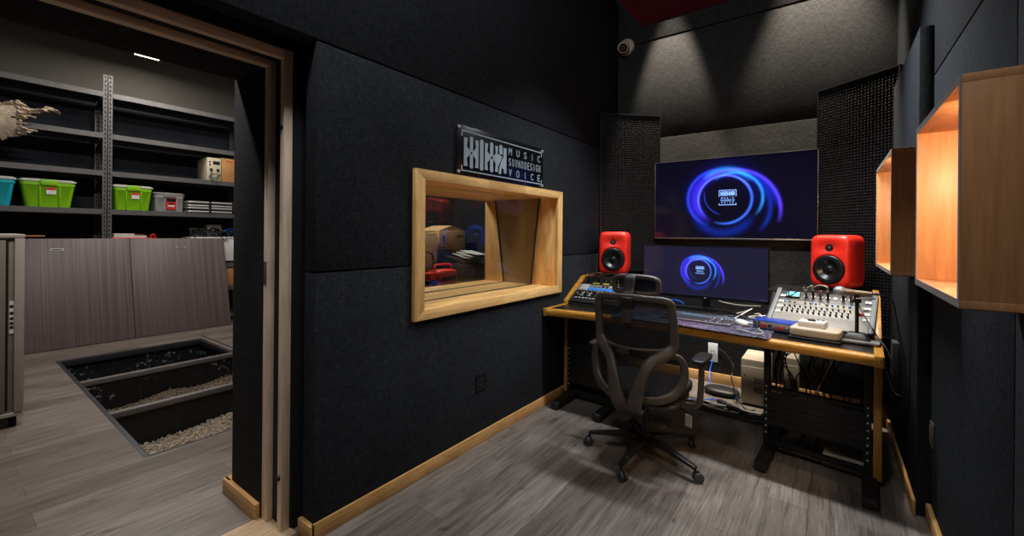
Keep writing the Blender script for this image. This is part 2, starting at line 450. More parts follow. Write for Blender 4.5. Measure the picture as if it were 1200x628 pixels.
class MB:
    def __init__(s, M=None):
        s.bm = bmesh.new(); s.M = M
    def _f(s, fn):
        """map newly made verts through a function or matrix"""
        return fn
    def verts(s, co):
        return [s.bm.verts.new(c) for c in co]
    def face(s, vs):
        try: return s.bm.faces.new(vs)
        except ValueError: return None
    def box(s, x0, x1, y0, y1, z0, z1, M=None):
        c = [Vector((x, y, z)) for z in (z0, z1) for y in (y0, y1) for x in (x0, x1)]
        if M is not None: c = [M @ p for p in c]
        v = s.verts(c)
        for q in ((0, 2, 3, 1), (4, 5, 7, 6), (0, 1, 5, 4), (2, 6, 7, 3), (0, 4, 6, 2), (1, 3, 7, 5)):
            s.face([v[i] for i in q])
        return s
    def obox(s, c, size, rot=(0, 0, 0)):
        M = Matrix.Translation(c) @ Euler(rot).to_matrix().to_4x4()
        a, b, d = (q / 2 for q in size)
        return s.box(-a, a, -b, b, -d, d, M)
    def prism(s, poly, axis, a, b, M=None):
        """polygon in the other two axes (in xyz order) extruded along axis from a to b"""
        def mk(p, t):
            q = {'x': (t, p[0], p[1]), 'y': (p[0], t, p[1]), 'z': (p[0], p[1], t)}[axis]
            q = Vector(q)
            return M @ q if M is not None else q
        A = s.verts([mk(p, a) for p in poly]); B = s.verts([mk(p, b) for p in poly])
        n = len(poly)
        s.face(A[::-1]); s.face(B)
        for i in range(n):
            s.face([A[i], A[(i + 1) % n], B[(i + 1) % n], B[i]])
        return s
    def lathe(s, prof, M=None, n=24, cap=True):
        """profile of (radius, height) spun about local z"""
        M = M if M is not None else Matrix()
        rows = []
        for r, h in prof:
            if r <= 1e-6:
                rows.append([s.bm.verts.new(M @ Vector((0, 0, h)))])
            else:
                rows.append([s.bm.verts.new(M @ Vector((r * math.cos(2 * math.pi * i / n), r * math.sin(2 * math.pi * i / n), h))) for i in range(n)])
        for a, b in zip(rows, rows[1:]):
            for i in range(n):
                j = (i + 1) % n
                if len(a) == 1 and len(b) == 1: continue
                if len(a) == 1: s.face([a[0], b[i], b[j]])
                elif len(b) == 1: s.face([a[i], a[j], b[0]])
                else: s.face([a[i], a[j], b[j], b[i]])
        if cap:
            if len(rows[0]) > 1: s.face(rows[0][::-1])
            if len(rows[-1]) > 1: s.face(rows[-1])
        return s
    def cyl(s, p0, p1, r, n=16, r1=None):
        p0, p1 = Vector(p0), Vector(p1)
        d = p1 - p0
        M = Matrix.Translation(p0) @ d.to_track_quat('Z', 'Y').to_matrix().to_4x4()
        return s.lathe([(r, 0), (r if r1 is None else r1, d.length)], M, n)
    def sweep(s, pts, rad, sub=6, n=10, ref=(0, 1, 0), closed=False, sq=2.0):
        """smooth tube; rad is a number, (a, b) or a list of (a, b): a along side, b along ref"""
        P0 = [Vector(p) for p in pts]
        k = len(P0)
        rr = rad if isinstance(rad, list) else [rad] * k
        rr = [(r, r) if isinstance(r, (int, float)) else r for r in rr]
        if closed:
            ext = [P0[-1]] + P0 + [P0[0], P0[1]]
            erad = [rr[-1]] + rr + [rr[0], rr[1]]
            full = cr(ext, sub); fr = cr([(a, b, 0) for a, b in erad], sub)
            C = full[sub:sub * (k + 1)]; Rr = fr[sub:sub * (k + 1)]
        else:
            C = cr(P0, sub); Rr = cr([(a, b, 0) for a, b in rr], sub)
            if len(C) != len(Rr): Rr = [Vector((rr[0][0], rr[0][1], 0))] * len(C)
        m = len(C); rings = []
        ref = Vector(ref)
        for i in range(m):
            a = C[i - 1] if (i or closed) else C[0]
            b = C[(i + 1) % m] if (i < m - 1 or closed) else C[-1]
            t = (b - a).normalized()
            rf = ref if abs(t.dot(ref)) < 0.96 else Vector((0.31, 0.2, 0.93))
            side = t.cross(rf).normalized(); up = side.cross(t).normalized()
            ring = []
            for q in range(n):
                an = 2 * math.pi * q / n
                ca, sa = math.cos(an), math.sin(an)
                ca = math.copysign(abs(ca) ** (2 / sq), ca); sa = math.copysign(abs(sa) ** (2 / sq), sa)
                ring.append(s.bm.verts.new(C[i] + side * (Rr[i][0] * ca) + up * (Rr[i][1] * sa)))
            rings.append(ring)
        for i in range(m if closed else m - 1):
            A, B = rings[i], rings[(i + 1) % m]
            for q in range(n):
                s.face([A[q], A[(q + 1) % n], B[(q + 1) % n], B[q]])
        if not closed:
            s.face(rings[0][::-1]); s.face(rings[-1])
        return s
    def super(s, c, half, e=5.0, n=14, M=None, dent=None):
        """superellipsoid: a rounded box; half = half sizes"""
        c = Vector(c)
        M = M if M is not None else Matrix()
        key = {}
        def vert(p):
            k = tuple(round(q, 5) for q in p)
            if k in key: return key[k]
            w = sum(abs(q) ** e for q in p) ** (1 / e)
            q = Vector((p[0] / w * half[0], p[1] / w * half[1], p[2] / w * half[2]))
            if dent: q = dent(q)
            v = s.bm.verts.new(M @ (q + c)); key[k] = v
            return v
        for ax in range(3):
            for sg in (-1, 1):
                for i in range(n):
                    for j in range(n):
                        quad = []
                        for di, dj in ((0, 0), (1, 0), (1, 1), (0, 1)):
                            p = [0, 0, 0]
                            p[ax] = sg
                            p[(ax + 1) % 3] = -1 + 2 * (i + di) / n
                            p[(ax + 2) % 3] = -1 + 2 * (j + dj) / n
                            quad.append(vert(p))
                        s.face(quad if sg > 0 else quad[::-1])
        return s
    def build(s, name, mat, parent=None, bevel=0, seg=2, smooth=True, local=False, M=None, angle=35):
        bm = s.bm
        bmesh.ops.recalc_face_normals(bm, faces=bm.faces)
        if bevel:
            ed = [e for e in bm.edges if len(e.link_faces) == 2 and e.calc_face_angle(0) > R(30)]
            bmesh.ops.bevel(bm, geom=ed, offset=bevel, segments=seg, profile=0.5, affect='EDGES', clamp_overlap=True)
        if M is not None:
            bmesh.ops.transform(bm, matrix=M, verts=bm.verts)
        me = bpy.data.meshes.new(name)
        bm.to_mesh(me); bm.free()
        return link(name, me, mat, parent, local, smooth, angle)

def wloc(o):
    v = Vector((0, 0, 0))
    while o is not None:
        v = v + o.location; o = o.parent
    return v

def link(name, me, mat, parent=None, local=False, smooth=True, angle=35):
    me.materials.clear()
    me.materials.append(MATS[mat])
    if smooth and len(me.polygons):
        me.polygons.foreach_set('use_smooth', [True] * len(me.polygons))
        try: me.set_sharp_from_angle(angle=R(angle))
        except Exception: pass
    o = bpy.data.objects.new(name, me)
    COL.objects.link(o)
    if parent is not None:
        if not local:
            me.transform(Matrix.Translation(-wloc(parent)))
        o.parent = parent
    elif not local:
        co = [v.co for v in me.vertices]
        lo = [min(c[i] for c in co) for i in range(3)]; hi = [max(c[i] for c in co) for i in range(3)]
        base = Vector(((lo[0] + hi[0]) / 2, (lo[1] + hi[1]) / 2, lo[2]))
        me.transform(Matrix.Translation(-base)); o.location = base
    return o

def tag(o, label=None, cat=None, group=None, kind=None):
    if label: o['label'] = label
    if cat: o['category'] = cat
    if group: o['group'] = group
    if kind: o['kind'] = kind
    return o

def thing(name, label, cat, loc=(0, 0, 0), rz=0.0, group=None):
    o = bpy.data.objects.new(name, None)
    o.empty_display_size = 0.1
    COL.objects.link(o)
    o.location = loc; o.rotation_euler = (0, 0, rz)
    return tag(o, label, cat, group)

def struct(o):
    o['kind'] = 'structure'
    return o

def copy_tree(o, parent=None):
    c = o.copy(); COL.objects.link(c)
    if parent is not None: c.parent = parent
    for ch in list(o.children):
        copy_tree(ch, c)
    return c

def letters(text, width_per, height, squeeze=0.86, align='C'):
    """flat outlines of built-in letters as list of (mesh data), one per character, centred in equal cells"""
    res = []
    for i, ch in enumerate(text):
        cu = bpy.data.curves.new('glyph', 'FONT')
        cu.body = ch; cu.size = 1.0; cu.resolution_u = 3
        ob = bpy.data.objects.new('glyph', cu)
        COL.objects.link(ob)
        dg = bpy.context.evaluated_depsgraph_get()
        me = bpy.data.meshes.new_from_object(ob.evaluated_get(dg))
        bpy.data.objects.remove(ob); bpy.data.curves.remove(cu)
        xs = [v.co.x for v in me.vertices]; ys = [v.co.y for v in me.vertices]
        if not xs: continue
        w, h = max(xs) - min(xs), max(ys) - min(ys)
        sx = width_per * squeeze / w if w > 0.2 else height / h * 0.55
        sx = min(sx, height / h * 1.1)
        cx = (max(xs) + min(xs)) / 2; y0 = min(ys)
        polys = [[((me.vertices[k].co.x - cx) * sx + (i + 0.5) * width_per, (me.vertices[k].co.y - y0) * height / h) for k in p.vertices] for p in me.polygons]
        bpy.data.meshes.remove(me)
        res += polys
    return res

def flat_polys(mb, polys, place, depth):
    """2d polygons placed by place(u, v, w) and thickened to depth"""
    for poly in polys:
        A = mb.verts([place(u, v, 0) for u, v in poly]); B = mb.verts([place(u, v, depth) for u, v in poly])
        mb.face(A[::-1]); mb.face(B)
        n = len(poly)
        for i in range(n):
            mb.face([A[i], A[(i + 1) % n], B[(i + 1) % n], B[i]])

def capsule(cx, w, y0, y1, n=8):
    r = w / 2
    pts = []
    for k in range(n + 1):
        a = math.pi * k / n
        pts.append((cx + r * math.cos(a), y1 - r * 1.3 + r * 1.3 * math.sin(a)))
    for k in range(n + 1):
        a = math.pi + math.pi * k / n
        pts.append((cx + r * math.cos(a), y0 + r * 1.3 + r * 1.3 * math.sin(a)))
    return pts

def logo_bars():
    """the bar-and-capsule numerals of the sign, in a box 0..1 wide and 0..1 high"""
    P = []
    W = 0.462
    def X(v): return (v - 2.092) / W
    def flank(xa, xb, tip):            # straight outer side at xa, inner side xb bulging to tip at half height
        yb, yt = 0.05, 0.93
        return [(X(xa), yb), (X(xb), yb), (X(xb - (xb - xa) * 0.25), 0.3), (X(tip), 0.47), (X(tip), 0.51), (X(xb - (xb - xa) * 0.25), 0.68), (X(xb), yt), (X(xa), yt)]
    P.append(flank(2.092, 2.126, 2.156))
    P.append(capsule(X(2.165), 0.030 / W, 0.52, 1.0)); P.append(capsule(X(2.165), 0.030 / W, 0.0, 0.46))
    P.append(flank(2.236, 2.203, 2.174))
    P.append(capsule(X(2.271), 0.034 / W, 0.0, 1.0))
    P.append(flank(2.306, 2.339, 2.370))
    P.append(capsule(X(2.380), 0.034 / W, 0.52, 1.0)); P.append(capsule(X(2.380), 0.034 / W, 0.0, 0.46))
    P.append([(X(2.452), 0.05), (X(2.420), 0.05), (X(2.428), 0.3), (X(2.394), 0.47), (X(2.394), 0.51), (X(2.428), 0.68), (X(2.420), 0.93), (X(2.452), 0.93), (X(2.446), 0.66), (X(2.468), 0.66), (X(2.500), 0.60), (X(2.486), 0.45), (X(2.452), 0.24)])
    P.append([(X(2.468), 0.68), (X(2.506), 0.68), (X(2.506), 0.93), (X(2.498), 1.0), (X(2.476), 1.0), (X(2.468), 0.93)])
    P.append([(X(2.462), 0.0), (X(2.490), 0.0), (X(2.494), 0.2), (X(2.522), 0.2), (X(2.526), 0.05), (X(2.554), 0.05), (X(2.554), 0.93), (X(2.520), 0.93), (X(2.518), 0.62), (X(2.474), 0.26)])
    return P
# ------------------------------------------------------------------ the setting
XL, XR, YB, YN, ZC = -1.97, 0.43, 4.68, -1.6, 4.9      # left pads, right wall, back wall, near wall, ceiling

# floor with the inspection pit cut out of it
PX0, PX1, PY0, PY1 = -6.94, -3.55, 0.82, 2.20
m = MB()
for (a, b, c, d) in ((-8.7, PX0, -2.6, 4.8), (PX0, PX1, -2.6, PY0), (PX0, PX1, PY1, 4.8), (PX1, 0.55, -2.6, 4.8)):
    m.box(a, b, c, d, -0.06, 0)
struct(m.build('floor', 'floor_planks', smooth=False))

struct(MB().box(-2.75, 0.6, YN, 4.9, ZC, ZC + 0.06).build('ceiling', 'ceiling_paint'))
struct(MB().box(-8.7, -2.75, -2.6, 4.8, 4.2, 4.26).build('ceiling', 'storage_paint'))

# left wall: padded panels with seams, a window hole and the door opening
m = MB()
x0, x1 = XL - 0.10, XL
m.prism([(1.085, 0), (4.68, 0), (4.68, 1.272), (3.36, 1.272), (3.36, 0.965), (1.70, 0.965), (1.70, 1.272), (1.085, 1.272)], 'x', x0, x1)
m.prism([(1.085, 1.279), (1.70, 1.279), (1.70, 1.835), (3.36, 1.835), (3.36, 1.279), (4.68, 1.279), (4.68, 2.383), (1.085, 2.383)], 'x', x0, x1)
m.box(x0, x1, YN, 4.68, 2.390, ZC)
m.box(x0, x1, YN, 0.0, 0, 1.272); m.box(x0, x1, YN, 0.0, 1.279, 2.383)
struct(m.build('wall_left', 'felt_wall', bevel=0.005, smooth=True, angle=50))
# the thick core of the double wall behind the pads
m = MB()
xa, xb = -2.795, -2.125
m.box(-2.66, xb, 1.056, 1.66, 0, 4.2); m.box(xa, -2.66, 1.24, 1.66, 0, 4.2)
m.box(xa, xb, 1.66, 3.40, 0, 0.93); m.box(xa, xb, 1.66, 3.40, 1.87, 4.2)
m.box(xa, xb, 3.40, 4.8, 0, 4.2); m.box(xa, xb, YN, -0.005, 0, 4.2)
m.box(-2.33, xb, -0.005, 1.056, 2.36, 4.2)
m.box(-2.07, xb, 1.12, 1.62, 0, 4.9); m.box(-2.07, xb, 3.42, 4.68, 0, 4.0); m.box(-2.07, xb, YN, -0.04, 0, 4.0)
m.box(-2.07, xb, 1.62, 3.42, 0, 0.92); m.box(-2.07, xb, 1.62, 3.42, 1.88, 4.0); m.box(-2.07, xb, -0.04, 1.12, 2.42, 4.0)
struct(m.build('wall_left', 'black_gap', smooth=False))
# passage lining
m = MB()
m.box(-2.675, -2.325, 1.0, 1.056, 0, 2.31)
m.box(-2.72, -2.325, -0.06, 0.0, 0, 2.31)
m.box(-2.66, -2.60, 1.0, 1.24, 2.31, 4.2)
m.box(-2.66, -2.325, -0.06, 1.056, 2.31, 4.2)
struct(m.build('wall_passage', 'felt_passage', bevel=0.004))

# back wall, right wall, near wall
m = MB()
m.box(-2.1, 0.55, YB - 0.004, YB + 0.1, 0, 2.523); m.box(-2.1, 0.55, YB, YB + 0.1, 2.530, 3.600); m.box(-2.1, 0.55, YB - 0.006, YB + 0.1, 3.606, ZC)
struct(m.build('wall_back', 'felt_back', bevel=0.006, angle=50))
m = MB()
for a, b in ((YN, 1.858), (1.864, YB)):
    m.box(XR, XR + 0.1, a, b, 0, 2.313)
m.box(XR, XR + 0.1, YN, YB, 2.321, ZC)
struct(m.build('wall_right', 'felt_wall', bevel=0.004, angle=50))
struct(MB().box(XR + 0.02, XR + 0.1, YN, YB, 0, ZC).build('wall_right', 'black_gap'))
struct(MB().box(0.372, XR, 3.107, 4.25, 0.0, 2.585).build('trim_1', 'felt_wall', bevel=0.006))
struct(MB().box(-2.1, 0.55, YN - 0.1, YN, 0, ZC).build('wall_near', 'felt_wall'))

# skirting
m = MB(); m.box(XL, XL + 0.014, 1.072, YB - 0.012, 0, 0.08)
struct(m.build('baseboard_left', 'skirting_wood', bevel=0.002))
m = MB(); m.box(XL - 0.10, XL + 0.014, 1.062, 1.085, 0, 0.08)
struct(m.build('baseboard_left', 'skirting_wood_x', bevel=0.002))
m = MB(); m.box(XL + 0.014, XR - 0.02, YB - 0.03, YB - 0.012, 0, 0.10)
struct(m.build('baseboard_back', 'skirting_wood_x', bevel=0.002))
m = MB(); m.box(XR - 0.020, XR, YN, 3.107, 0, 0.08); m.box(0.357, 0.372, 3.100, YB - 0.012, 0, 0.08)
struct(m.build('baseboard_right', 'skirting_wood', bevel=0.002))
m = MB(); m.box(-2.735, -2.33, 0.975, 1.0, 0, 0.085); m.box(-2.735, -2.675, 0.985, 1.056, 0, 0.085)
struct(m.build('baseboard_passage', 'skirting_wood_x', bevel=0.002))

# door frame, seen from the room
d = struct(thing('door_1', None, None, (-2.2, 0.5, 0)))
m = MB(); m.box(-2.168, -2.13, 1.010, 1.052, 0, 2.355)
m.build('door_jamb', 'frame_wood', d, bevel=0.002)
m = MB(); m.box(-2.168, -2.13, -0.002, 0.04, 0, 2.355)
m.build('door_jamb', 'frame_wood', d, bevel=0.002)
m = MB(); m.box(-2.168, -2.13, 0.04, 1.010, 2.312, 2.355)
m.build('door_head', 'frame_wood_y', d, bevel=0.002)
m = MB(); m.box(-2.32, -2.272, 1.004, 1.050, 0, 2.335)
m.build('door_stop', 'frame_wood', d, bevel=0.002)
m = MB(); m.box(-2.32, -2.272, 0.0, 0.046, 0, 2.335)
m.build('door_stop', 'frame_wood', d, bevel=0.002)
m = MB(); m.box(-2.32, -2.272, 0.046, 1.004, 2.304, 2.335)
m.build('door_stop', 'frame_wood_y', d, bevel=0.002)
m = MB(); m.box(-2.272, -2.168, 1.036, 1.054, 0, 2.35); m.box(-2.272, -2.168, 0.0, 0.014, 0, 2.35); m.box(-2.272, -2.168, 0.014, 1.036, 2.334, 2.36)
m.build('door_seal', 'rubber', d)
for z in (1.98, 0.27):
    MB().cyl((-2.15, 1.012, z), (-2.15, 0.998, z), 0.012, 14).build('rubber_bumper', 'rubber', d)
MB().box(-2.31, -2.285, 1.0, 1.005, 1.2, 1.32).build('strike_plate', 'metal_grey', d, bevel=0.001)
struct(MB().box(-2.34, -2.075, 0.0, 1.062, -0.02, 0.010).build('trim_2', 'threshold_wood', bevel=0.003))

# ------------------------------------------------------------------ control-room window, deep niche with two raked panes
w = struct(thing('window_1', None, None, (-2.0, 2.53, 0.95)))
m = MB()   # lining boards
m.box(-2.80, -1.945, 1.70, 3.36, 0.965, 1.003)
m.build('sill', 'rubberwood_y', w, bevel=0.002)
MB().box(-2.80, -1.945, 1.70, 3.36, 1.797, 1.835).build('head_board', 'rubberwood_y', w, bevel=0.002)
for a, b in ((1.70, 1.74), (3.32, 3.36)):
    MB().box(-2.80, -1.945, a, b, 1.003, 1.797).build('side_board', 'rubberwood_z', w, bevel=0.002)
# face frame, mitred
o0, o1, i0, i1 = 1.674, 3.384, 1.750, 3.308
b0, b1, j0, j1 = 0.950, 1.850, 1.012, 1.788
m = MB(); m.prism([(o0, b1), (o1, b1), (i1, j1), (i0, j1)], 'x', -1.975, -1.942)
m.build('frame_rail', 'rubberwood_y', w, bevel=0.002)
m = MB(); m.prism([(o0, b0), (o1, b0), (i1, j0), (i0, j0)], 'x', -1.975, -1.942)
m.build('frame_rail', 'rubberwood_y', w, bevel=0.002)
m = MB(); m.prism([(o0, b0), (o0, b1), (i0, j1), (i0, j0)], 'x', -1.975, -1.942)
m.build('frame_stile', 'rubberwood_z', w, bevel=0.002)
m = MB(); m.prism([(o1, b0), (o1, b1), (i1, j1), (i1, j0)], 'x', -1.975, -1.942)
m.build('frame_stile', 'rubberwood_z', w, bevel=0.002)
# felt between the panes
zb, zt = 1.003, 1.797
xa0, xa1, xb0, xb1 = -2.225, -2.140, -2.545, -2.655        # near pane bottom/top, far pane bottom/top
m = MB(); m.prism([(xa0, zb), (xb0, zb), (xb1, zt), (xa1, zt)], 'y', 3.305, 3.322); m.prism([(xa0, zb), (xb0, zb), (xb1, zt), (xa1, zt)], 'y', 1.738, 1.755)
m.build('felt_cheek', 'felt_tan', w)
for nm, p, q in (('near_pane', xa0, xa1), ('far_pane', xb0, xb1)):
    m = MB(); m.prism([(p - 0.005, zb), (p + 0.005, zb), (q + 0.005, zt), (q - 0.005, zt)], 'y', 1.74, 3.32)
    g = m.build('glass_pane', 'window_glass', w, smooth=False)
    m = MB()
    for (ya, yb) in ((3.296, 3.306), (1.754, 1.764)):
        m.prism([(p - 0.0055, zb), (p + 0.0055, zb), (q + 0.0055, zt), (q - 0.0055, zt)], 'y', ya, yb)
    m.box(p - 0.0055, p + 0.0055, 1.755, 3.305, zb, zb + 0.005)
    m.build('glazing_seal', 'rubber', g)

# recording booth beyond the window
m = MB()
m.box(-4.66, -4.6, 1.74, 4.8, 0, 3.0); m.box(-4.6, -2.795, 1.745, 1.80, 0, 3.0); m.box(-4.6, -2.795, 4.72, 4.8, 0, 3.0)
struct(m.build('wall_booth', 'storage_dark'))
struct(MB().box(-4.66, -2.795, 1.74, 4.8, 3.0, 3.05).build('ceiling', 'storage_dark'))

# storage room
struct(MB().box(-8.7, -8.6, -2.6, 4.8, 0, 4.2).build('wall_storage', 'storage_paint'))
struct(MB().box(-8.6, -2.75, -2.7, -2.6, 0, 4.2).build('wall_storage', 'storage_paint'))
struct(MB().box(-8.6, -4.66, 4.7, 4.8, 0, 4.2).build('wall_storage', 'storage_paint'))
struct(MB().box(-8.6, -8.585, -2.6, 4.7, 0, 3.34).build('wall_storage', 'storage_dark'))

# inspection pit
PD = -0.46
m = MB()
for (a, b, c, d_) in ((PX0 - .05, PX1 + .05, PY0 - .05, PY0), (PX0 - .05, PX1 + .05, PY1, PY1 + .05), (PX0 - .05, PX0, PY0, PY1), (PX1, PX1 + .05, PY0, PY1),
                      (-5.84, -5.80, PY0, PY1), (-4.67, -4.63, PY0, PY1)):
    m.box(a, b, c, d_, PD, -0.062 if a < -6.98 or c < PY0 or c >= PY1 or a >= PX1 else -0.03)
m.box(PX0 - .05, PX1 + .05, PY0 - .05, PY1 + .05, PD - 0.05, PD)
struct(m.build('floor_pit', 'pit_lining'))
m = MB()
for (a, b, c, d_) in ((PX0, PX1, PY0, PY0 + 0.035), (PX0, PX1, PY1 - 0.035, PY1), (PX0, PX0 + .035, PY0 + .035, PY1 - .035), (PX1 - .035, PX1, PY0 + .035, PY1 - .035)):
    m.box(a, b, c, d_, -0.07, -0.004)
struct(m.build('trim_3', 'pit_trim', bevel=0.002))
for xx in (-5.82, -4.65):
    struct(MB().box(xx - 0.03, xx + 0.03, PY0 + .03, PY1 - .03, -0.05, -0.002).build('trim_4', 'bar_steel', bevel=0.003))
m = MB()
for xx in (PX0 + .002, -5.838, -4.668):
    for yy in (1.30, 1.83):
        m.box(xx + (0.038 if xx > -6.9 else 0), xx + (0.040 if xx > -6.9 else 0.002), yy, yy + 0.008, PD, -0.07)
struct(m.build('trim_5', 'pit_trim'))

def pebbles(name, label, x0, x1, y0, y1, hfun, n, r0, r1, mat):
    bm = bmesh.new()
    tmpl = bmesh.new(); bmesh.ops.create_icosphere(tmpl, subdivisions=1, radius=1)
    tv = [v.co.copy() for v in tmpl.verts]; tf = [[v.index for v in f.verts] for f in tmpl.faces]; tmpl.free()
    for _ in range(n):
        x, y = random.uniform(x0, x1), random.uniform(y0, y1)
        r = random.uniform(r0, r1)
        E_ = Euler((random.uniform(0, 6), random.uniform(0, 6), random.uniform(0, 6))).to_matrix()
        sc = Vector((random.uniform(.8, 1.5), random.uniform(.8, 1.2), random.uniform(.5, .8)))
        c = Vector((x, y, hfun(x, y) + random.uniform(0, r * 0.8)))
        vs = [bm.verts.new(E_ @ Vector((q.x * sc.x * r, q.y * sc.y * r, q.z * sc.z * r)) * random.uniform(.92, 1.08) + c) for q in tv]
        for f in tf: bm.faces.new([vs[i] for i in f])
    N = 24                                                       # bed below the loose stones
    g = [[bm.verts.new((x0 + (x1 - x0) * i / N, y0 + (y1 - y0) * j / N, hfun(x0 + (x1 - x0) * i / N, y0 + (y1 - y0) * j / N))) for j in range(N + 1)] for i in range(N + 1)]
    for i in range(N):
        for j in range(N): bm.faces.new([g[i][j], g[i + 1][j], g[i + 1][j + 1], g[i][j + 1]])
    me = bpy.data.meshes.new(name); bm.to_mesh(me); bm.free()
    o = link(name, me, mat, smooth=False)
    return tag(o, label, 'gravel', None, 'stuff')
pebbles('gravel', 'loose pale pebbles lying in the pit compartment nearest the doorway', -4.625, -3.56, 0.83, 2.19, lambda x, y: -0.315 + 0.02 * math.sin(y * 5 + x * 3) + 0.03 * max(0, y - 1.2), 3200, 0.010, 0.019, 'pebble_a')
pebbles('gravel', 'brown gravel heaped along the middle pit compartment', -5.795, -4.68, 0.83, 2.19, lambda x, y: -0.33 + 0.06 * math.exp(-((y - 1.55) / 0.2) ** 2) + 0.06 * max(0, min(1, (y - 1.7) * 3)) - 0.12 * max(0, 1.1 - y) - 0.5 * max(0, -5.2 - x) * 0 , 2600, 0.007, 0.013, 'pebble_b')

# ------------------------------------------------------------------ storage room things
SF, SB = -7.985, -8.49                         # shelf front and back
def shelving(y0, y1, label, tiers):
    t = thing('shelving_unit', label, 'shelf', ((SF + SB) / 2, (y0 + y1) / 2, 0), 0, 'slotted steel shelving units in the storage room')
    for x in (SF, SB):
        for y, s in ((y0, 1), (y1, -1)):
            zt = 3.60 if x == SF else 3.36
            m = MB()
            m.box(min(x, x + (0.004 if x == SB else -0.004)), max(x, x + (0.004 if x == SB else -0.004)), min(y, y + s * 0.048), max(y, y + s * 0.048), 0, zt)
            xx = x + (0.045 if x == SB else -0.045)
            m.box(min(x, xx), max(x, xx), min(y, y + s * 0.004), max(y, y + s * 0.004), 0, zt)
            p = m.build('post', 'shelf_steel', t)
            m = MB()
            k = 0
            fx = x + 0.0012 if x == SF else x + 0.0052
            while 0.03 + k * 0.06 < zt - 0.03:
                z = 0.03 + k * 0.06
                m.obox((fx - 0.0005, y + s * 0.024, z), (0.002, 0.013, 0.034), (R(18 if k % 2 else -18), 0, 0))
                k += 1
            m.build('slot', 'black_gap', p, smooth=False)
    for z in tiers:
        b = MB().box(SB + 0.004, SF - 0.004, y0 + 0.005, y1 - 0.005, z - 0.012, z).build('shelf_board', 'shelf_under', t)
        m = MB(); m.box(SF - 0.002, SF + 0.003, y0 + 0.048, y1 - 0.048, z - 0.066, z + 0.003); m.box(SF - 0.02, SF - 0.002, y0 + 0.048, y1 - 0.048, z - 0.003, z + 0.003)
        m.build('front_beam', 'shelf_steel', b)
        MB().box(SB, SB + 0.004, y0 + 0.048, y1 - 0.048, z - 0.066, z).build('rear_beam', 'shelf_steel', b)
TIERS = (3.36, 2.795, 2.283, 1.757, 0.945, 0.57, 0.12)
shelving(-0.52, 1.42, 'slotted grey steel shelving holding the teal bin, left of the double post', TIERS)
shelving(1.422, 3.14, 'slotted grey steel shelving holding the clear bin, right of the double post', TIERS)

def storage_bin(label, mat, lidmat, yb0, yb1, yt0, yt1, z0, z1, latch, group, clear=False):
    xf, xk = SF - 0.012, SF - 0.42
    t = thing('storage_bin', label, 'plastic bin', ((xf + xk) / 2, (yb0 + yb1) / 2, z0), 0, group)
    zl = z1 - 0.035
    def ring(y0, y1, x0, x1, z, n=5, r=0.04):
        P = []
        for cx, cy, a0 in ((x1 - r, y1 - r, 0), (x0 + r, y1 - r, 90), (x0 + r, y0 + r, 180), (x1 - r, y0 + r, 270)):
            for k in range(n + 1):
                a = R(a0 + 90 * k / n); P.append((cx + r * math.cos(a), cy + r * math.sin(a), z))
        return P
    m = MB()
    dy = (yt0 + 0.015 - yb0)
    rings = [ring(yb0, yb1, xk + 0.04, xf - 0.03, z0), ring(yt0 + 0.02, yt1 - 0.02, xk + 0.01, xf - 0.004, zl - 0.05), ring(yt0 + 0.012, yt1 - 0.012, xk + 0.004, xf, zl - 0.045), ring(yt0 + 0.012, yt1 - 0.012, xk + 0.004, xf, zl)]
    vs = [m.verts(r_) for r_ in rings]
    m.face(vs[0][::-1])
    for a, b in zip(vs, vs[1:]):
        for i in range(len(a)): m.face([a[i], a[(i + 1) % len(a)], b[(i + 1) % len(a)], b[i]])
    if not clear: m.face(vs[-1])
    body = m.build('tub', mat, t)
    for f in (0.30, 0.74):     # moulded ribs down the front
        yy = yb0 + (yb1 - yb0) * f
        MB().obox((xf - 0.012, yy, (z0 + zl - 0.05) / 2), (0.012, 0.014, (zl - z0 - 0.06)), (0, R(5.5), 0)).build('rib', mat, body, bevel=0.004)
    m = MB(); rr = [ring(yt0, yt1, xk - 0.004, xf + 0.006, zl + 0.002), ring(yt0, yt1, xk - 0.004, xf + 0.006, zl + 0.018), ring(yt0 + 0.03, yt1 - 0.03, xk + 0.03, xf - 0.03, z1)]
    vs = [m.verts(r_) for r_ in rr]; m.face(vs[0][::-1]); m.face(vs[-1])
    for a, b in zip(vs, vs[1:]):
        for i in range(len(a)): m.face([a[i], a[(i + 1) % len(a)], b[(i + 1) % len(a)], b[i]])
    m.build('lid', lidmat, t)
    yc = (yt0 + yt1) / 2
    m = MB(); m.box(xf + 0.002, xf + 0.018, yc - 0.075, yc + 0.075, zl - 0.045, zl + 0.026); m.box(xf - 0.03, xf + 0.018, yc - 0.075, yc + 0.075, zl + 0.02, zl + 0.028)
    m.build('latch', latch, t, bevel=0.004)
    return t, body, xf, yc, zl
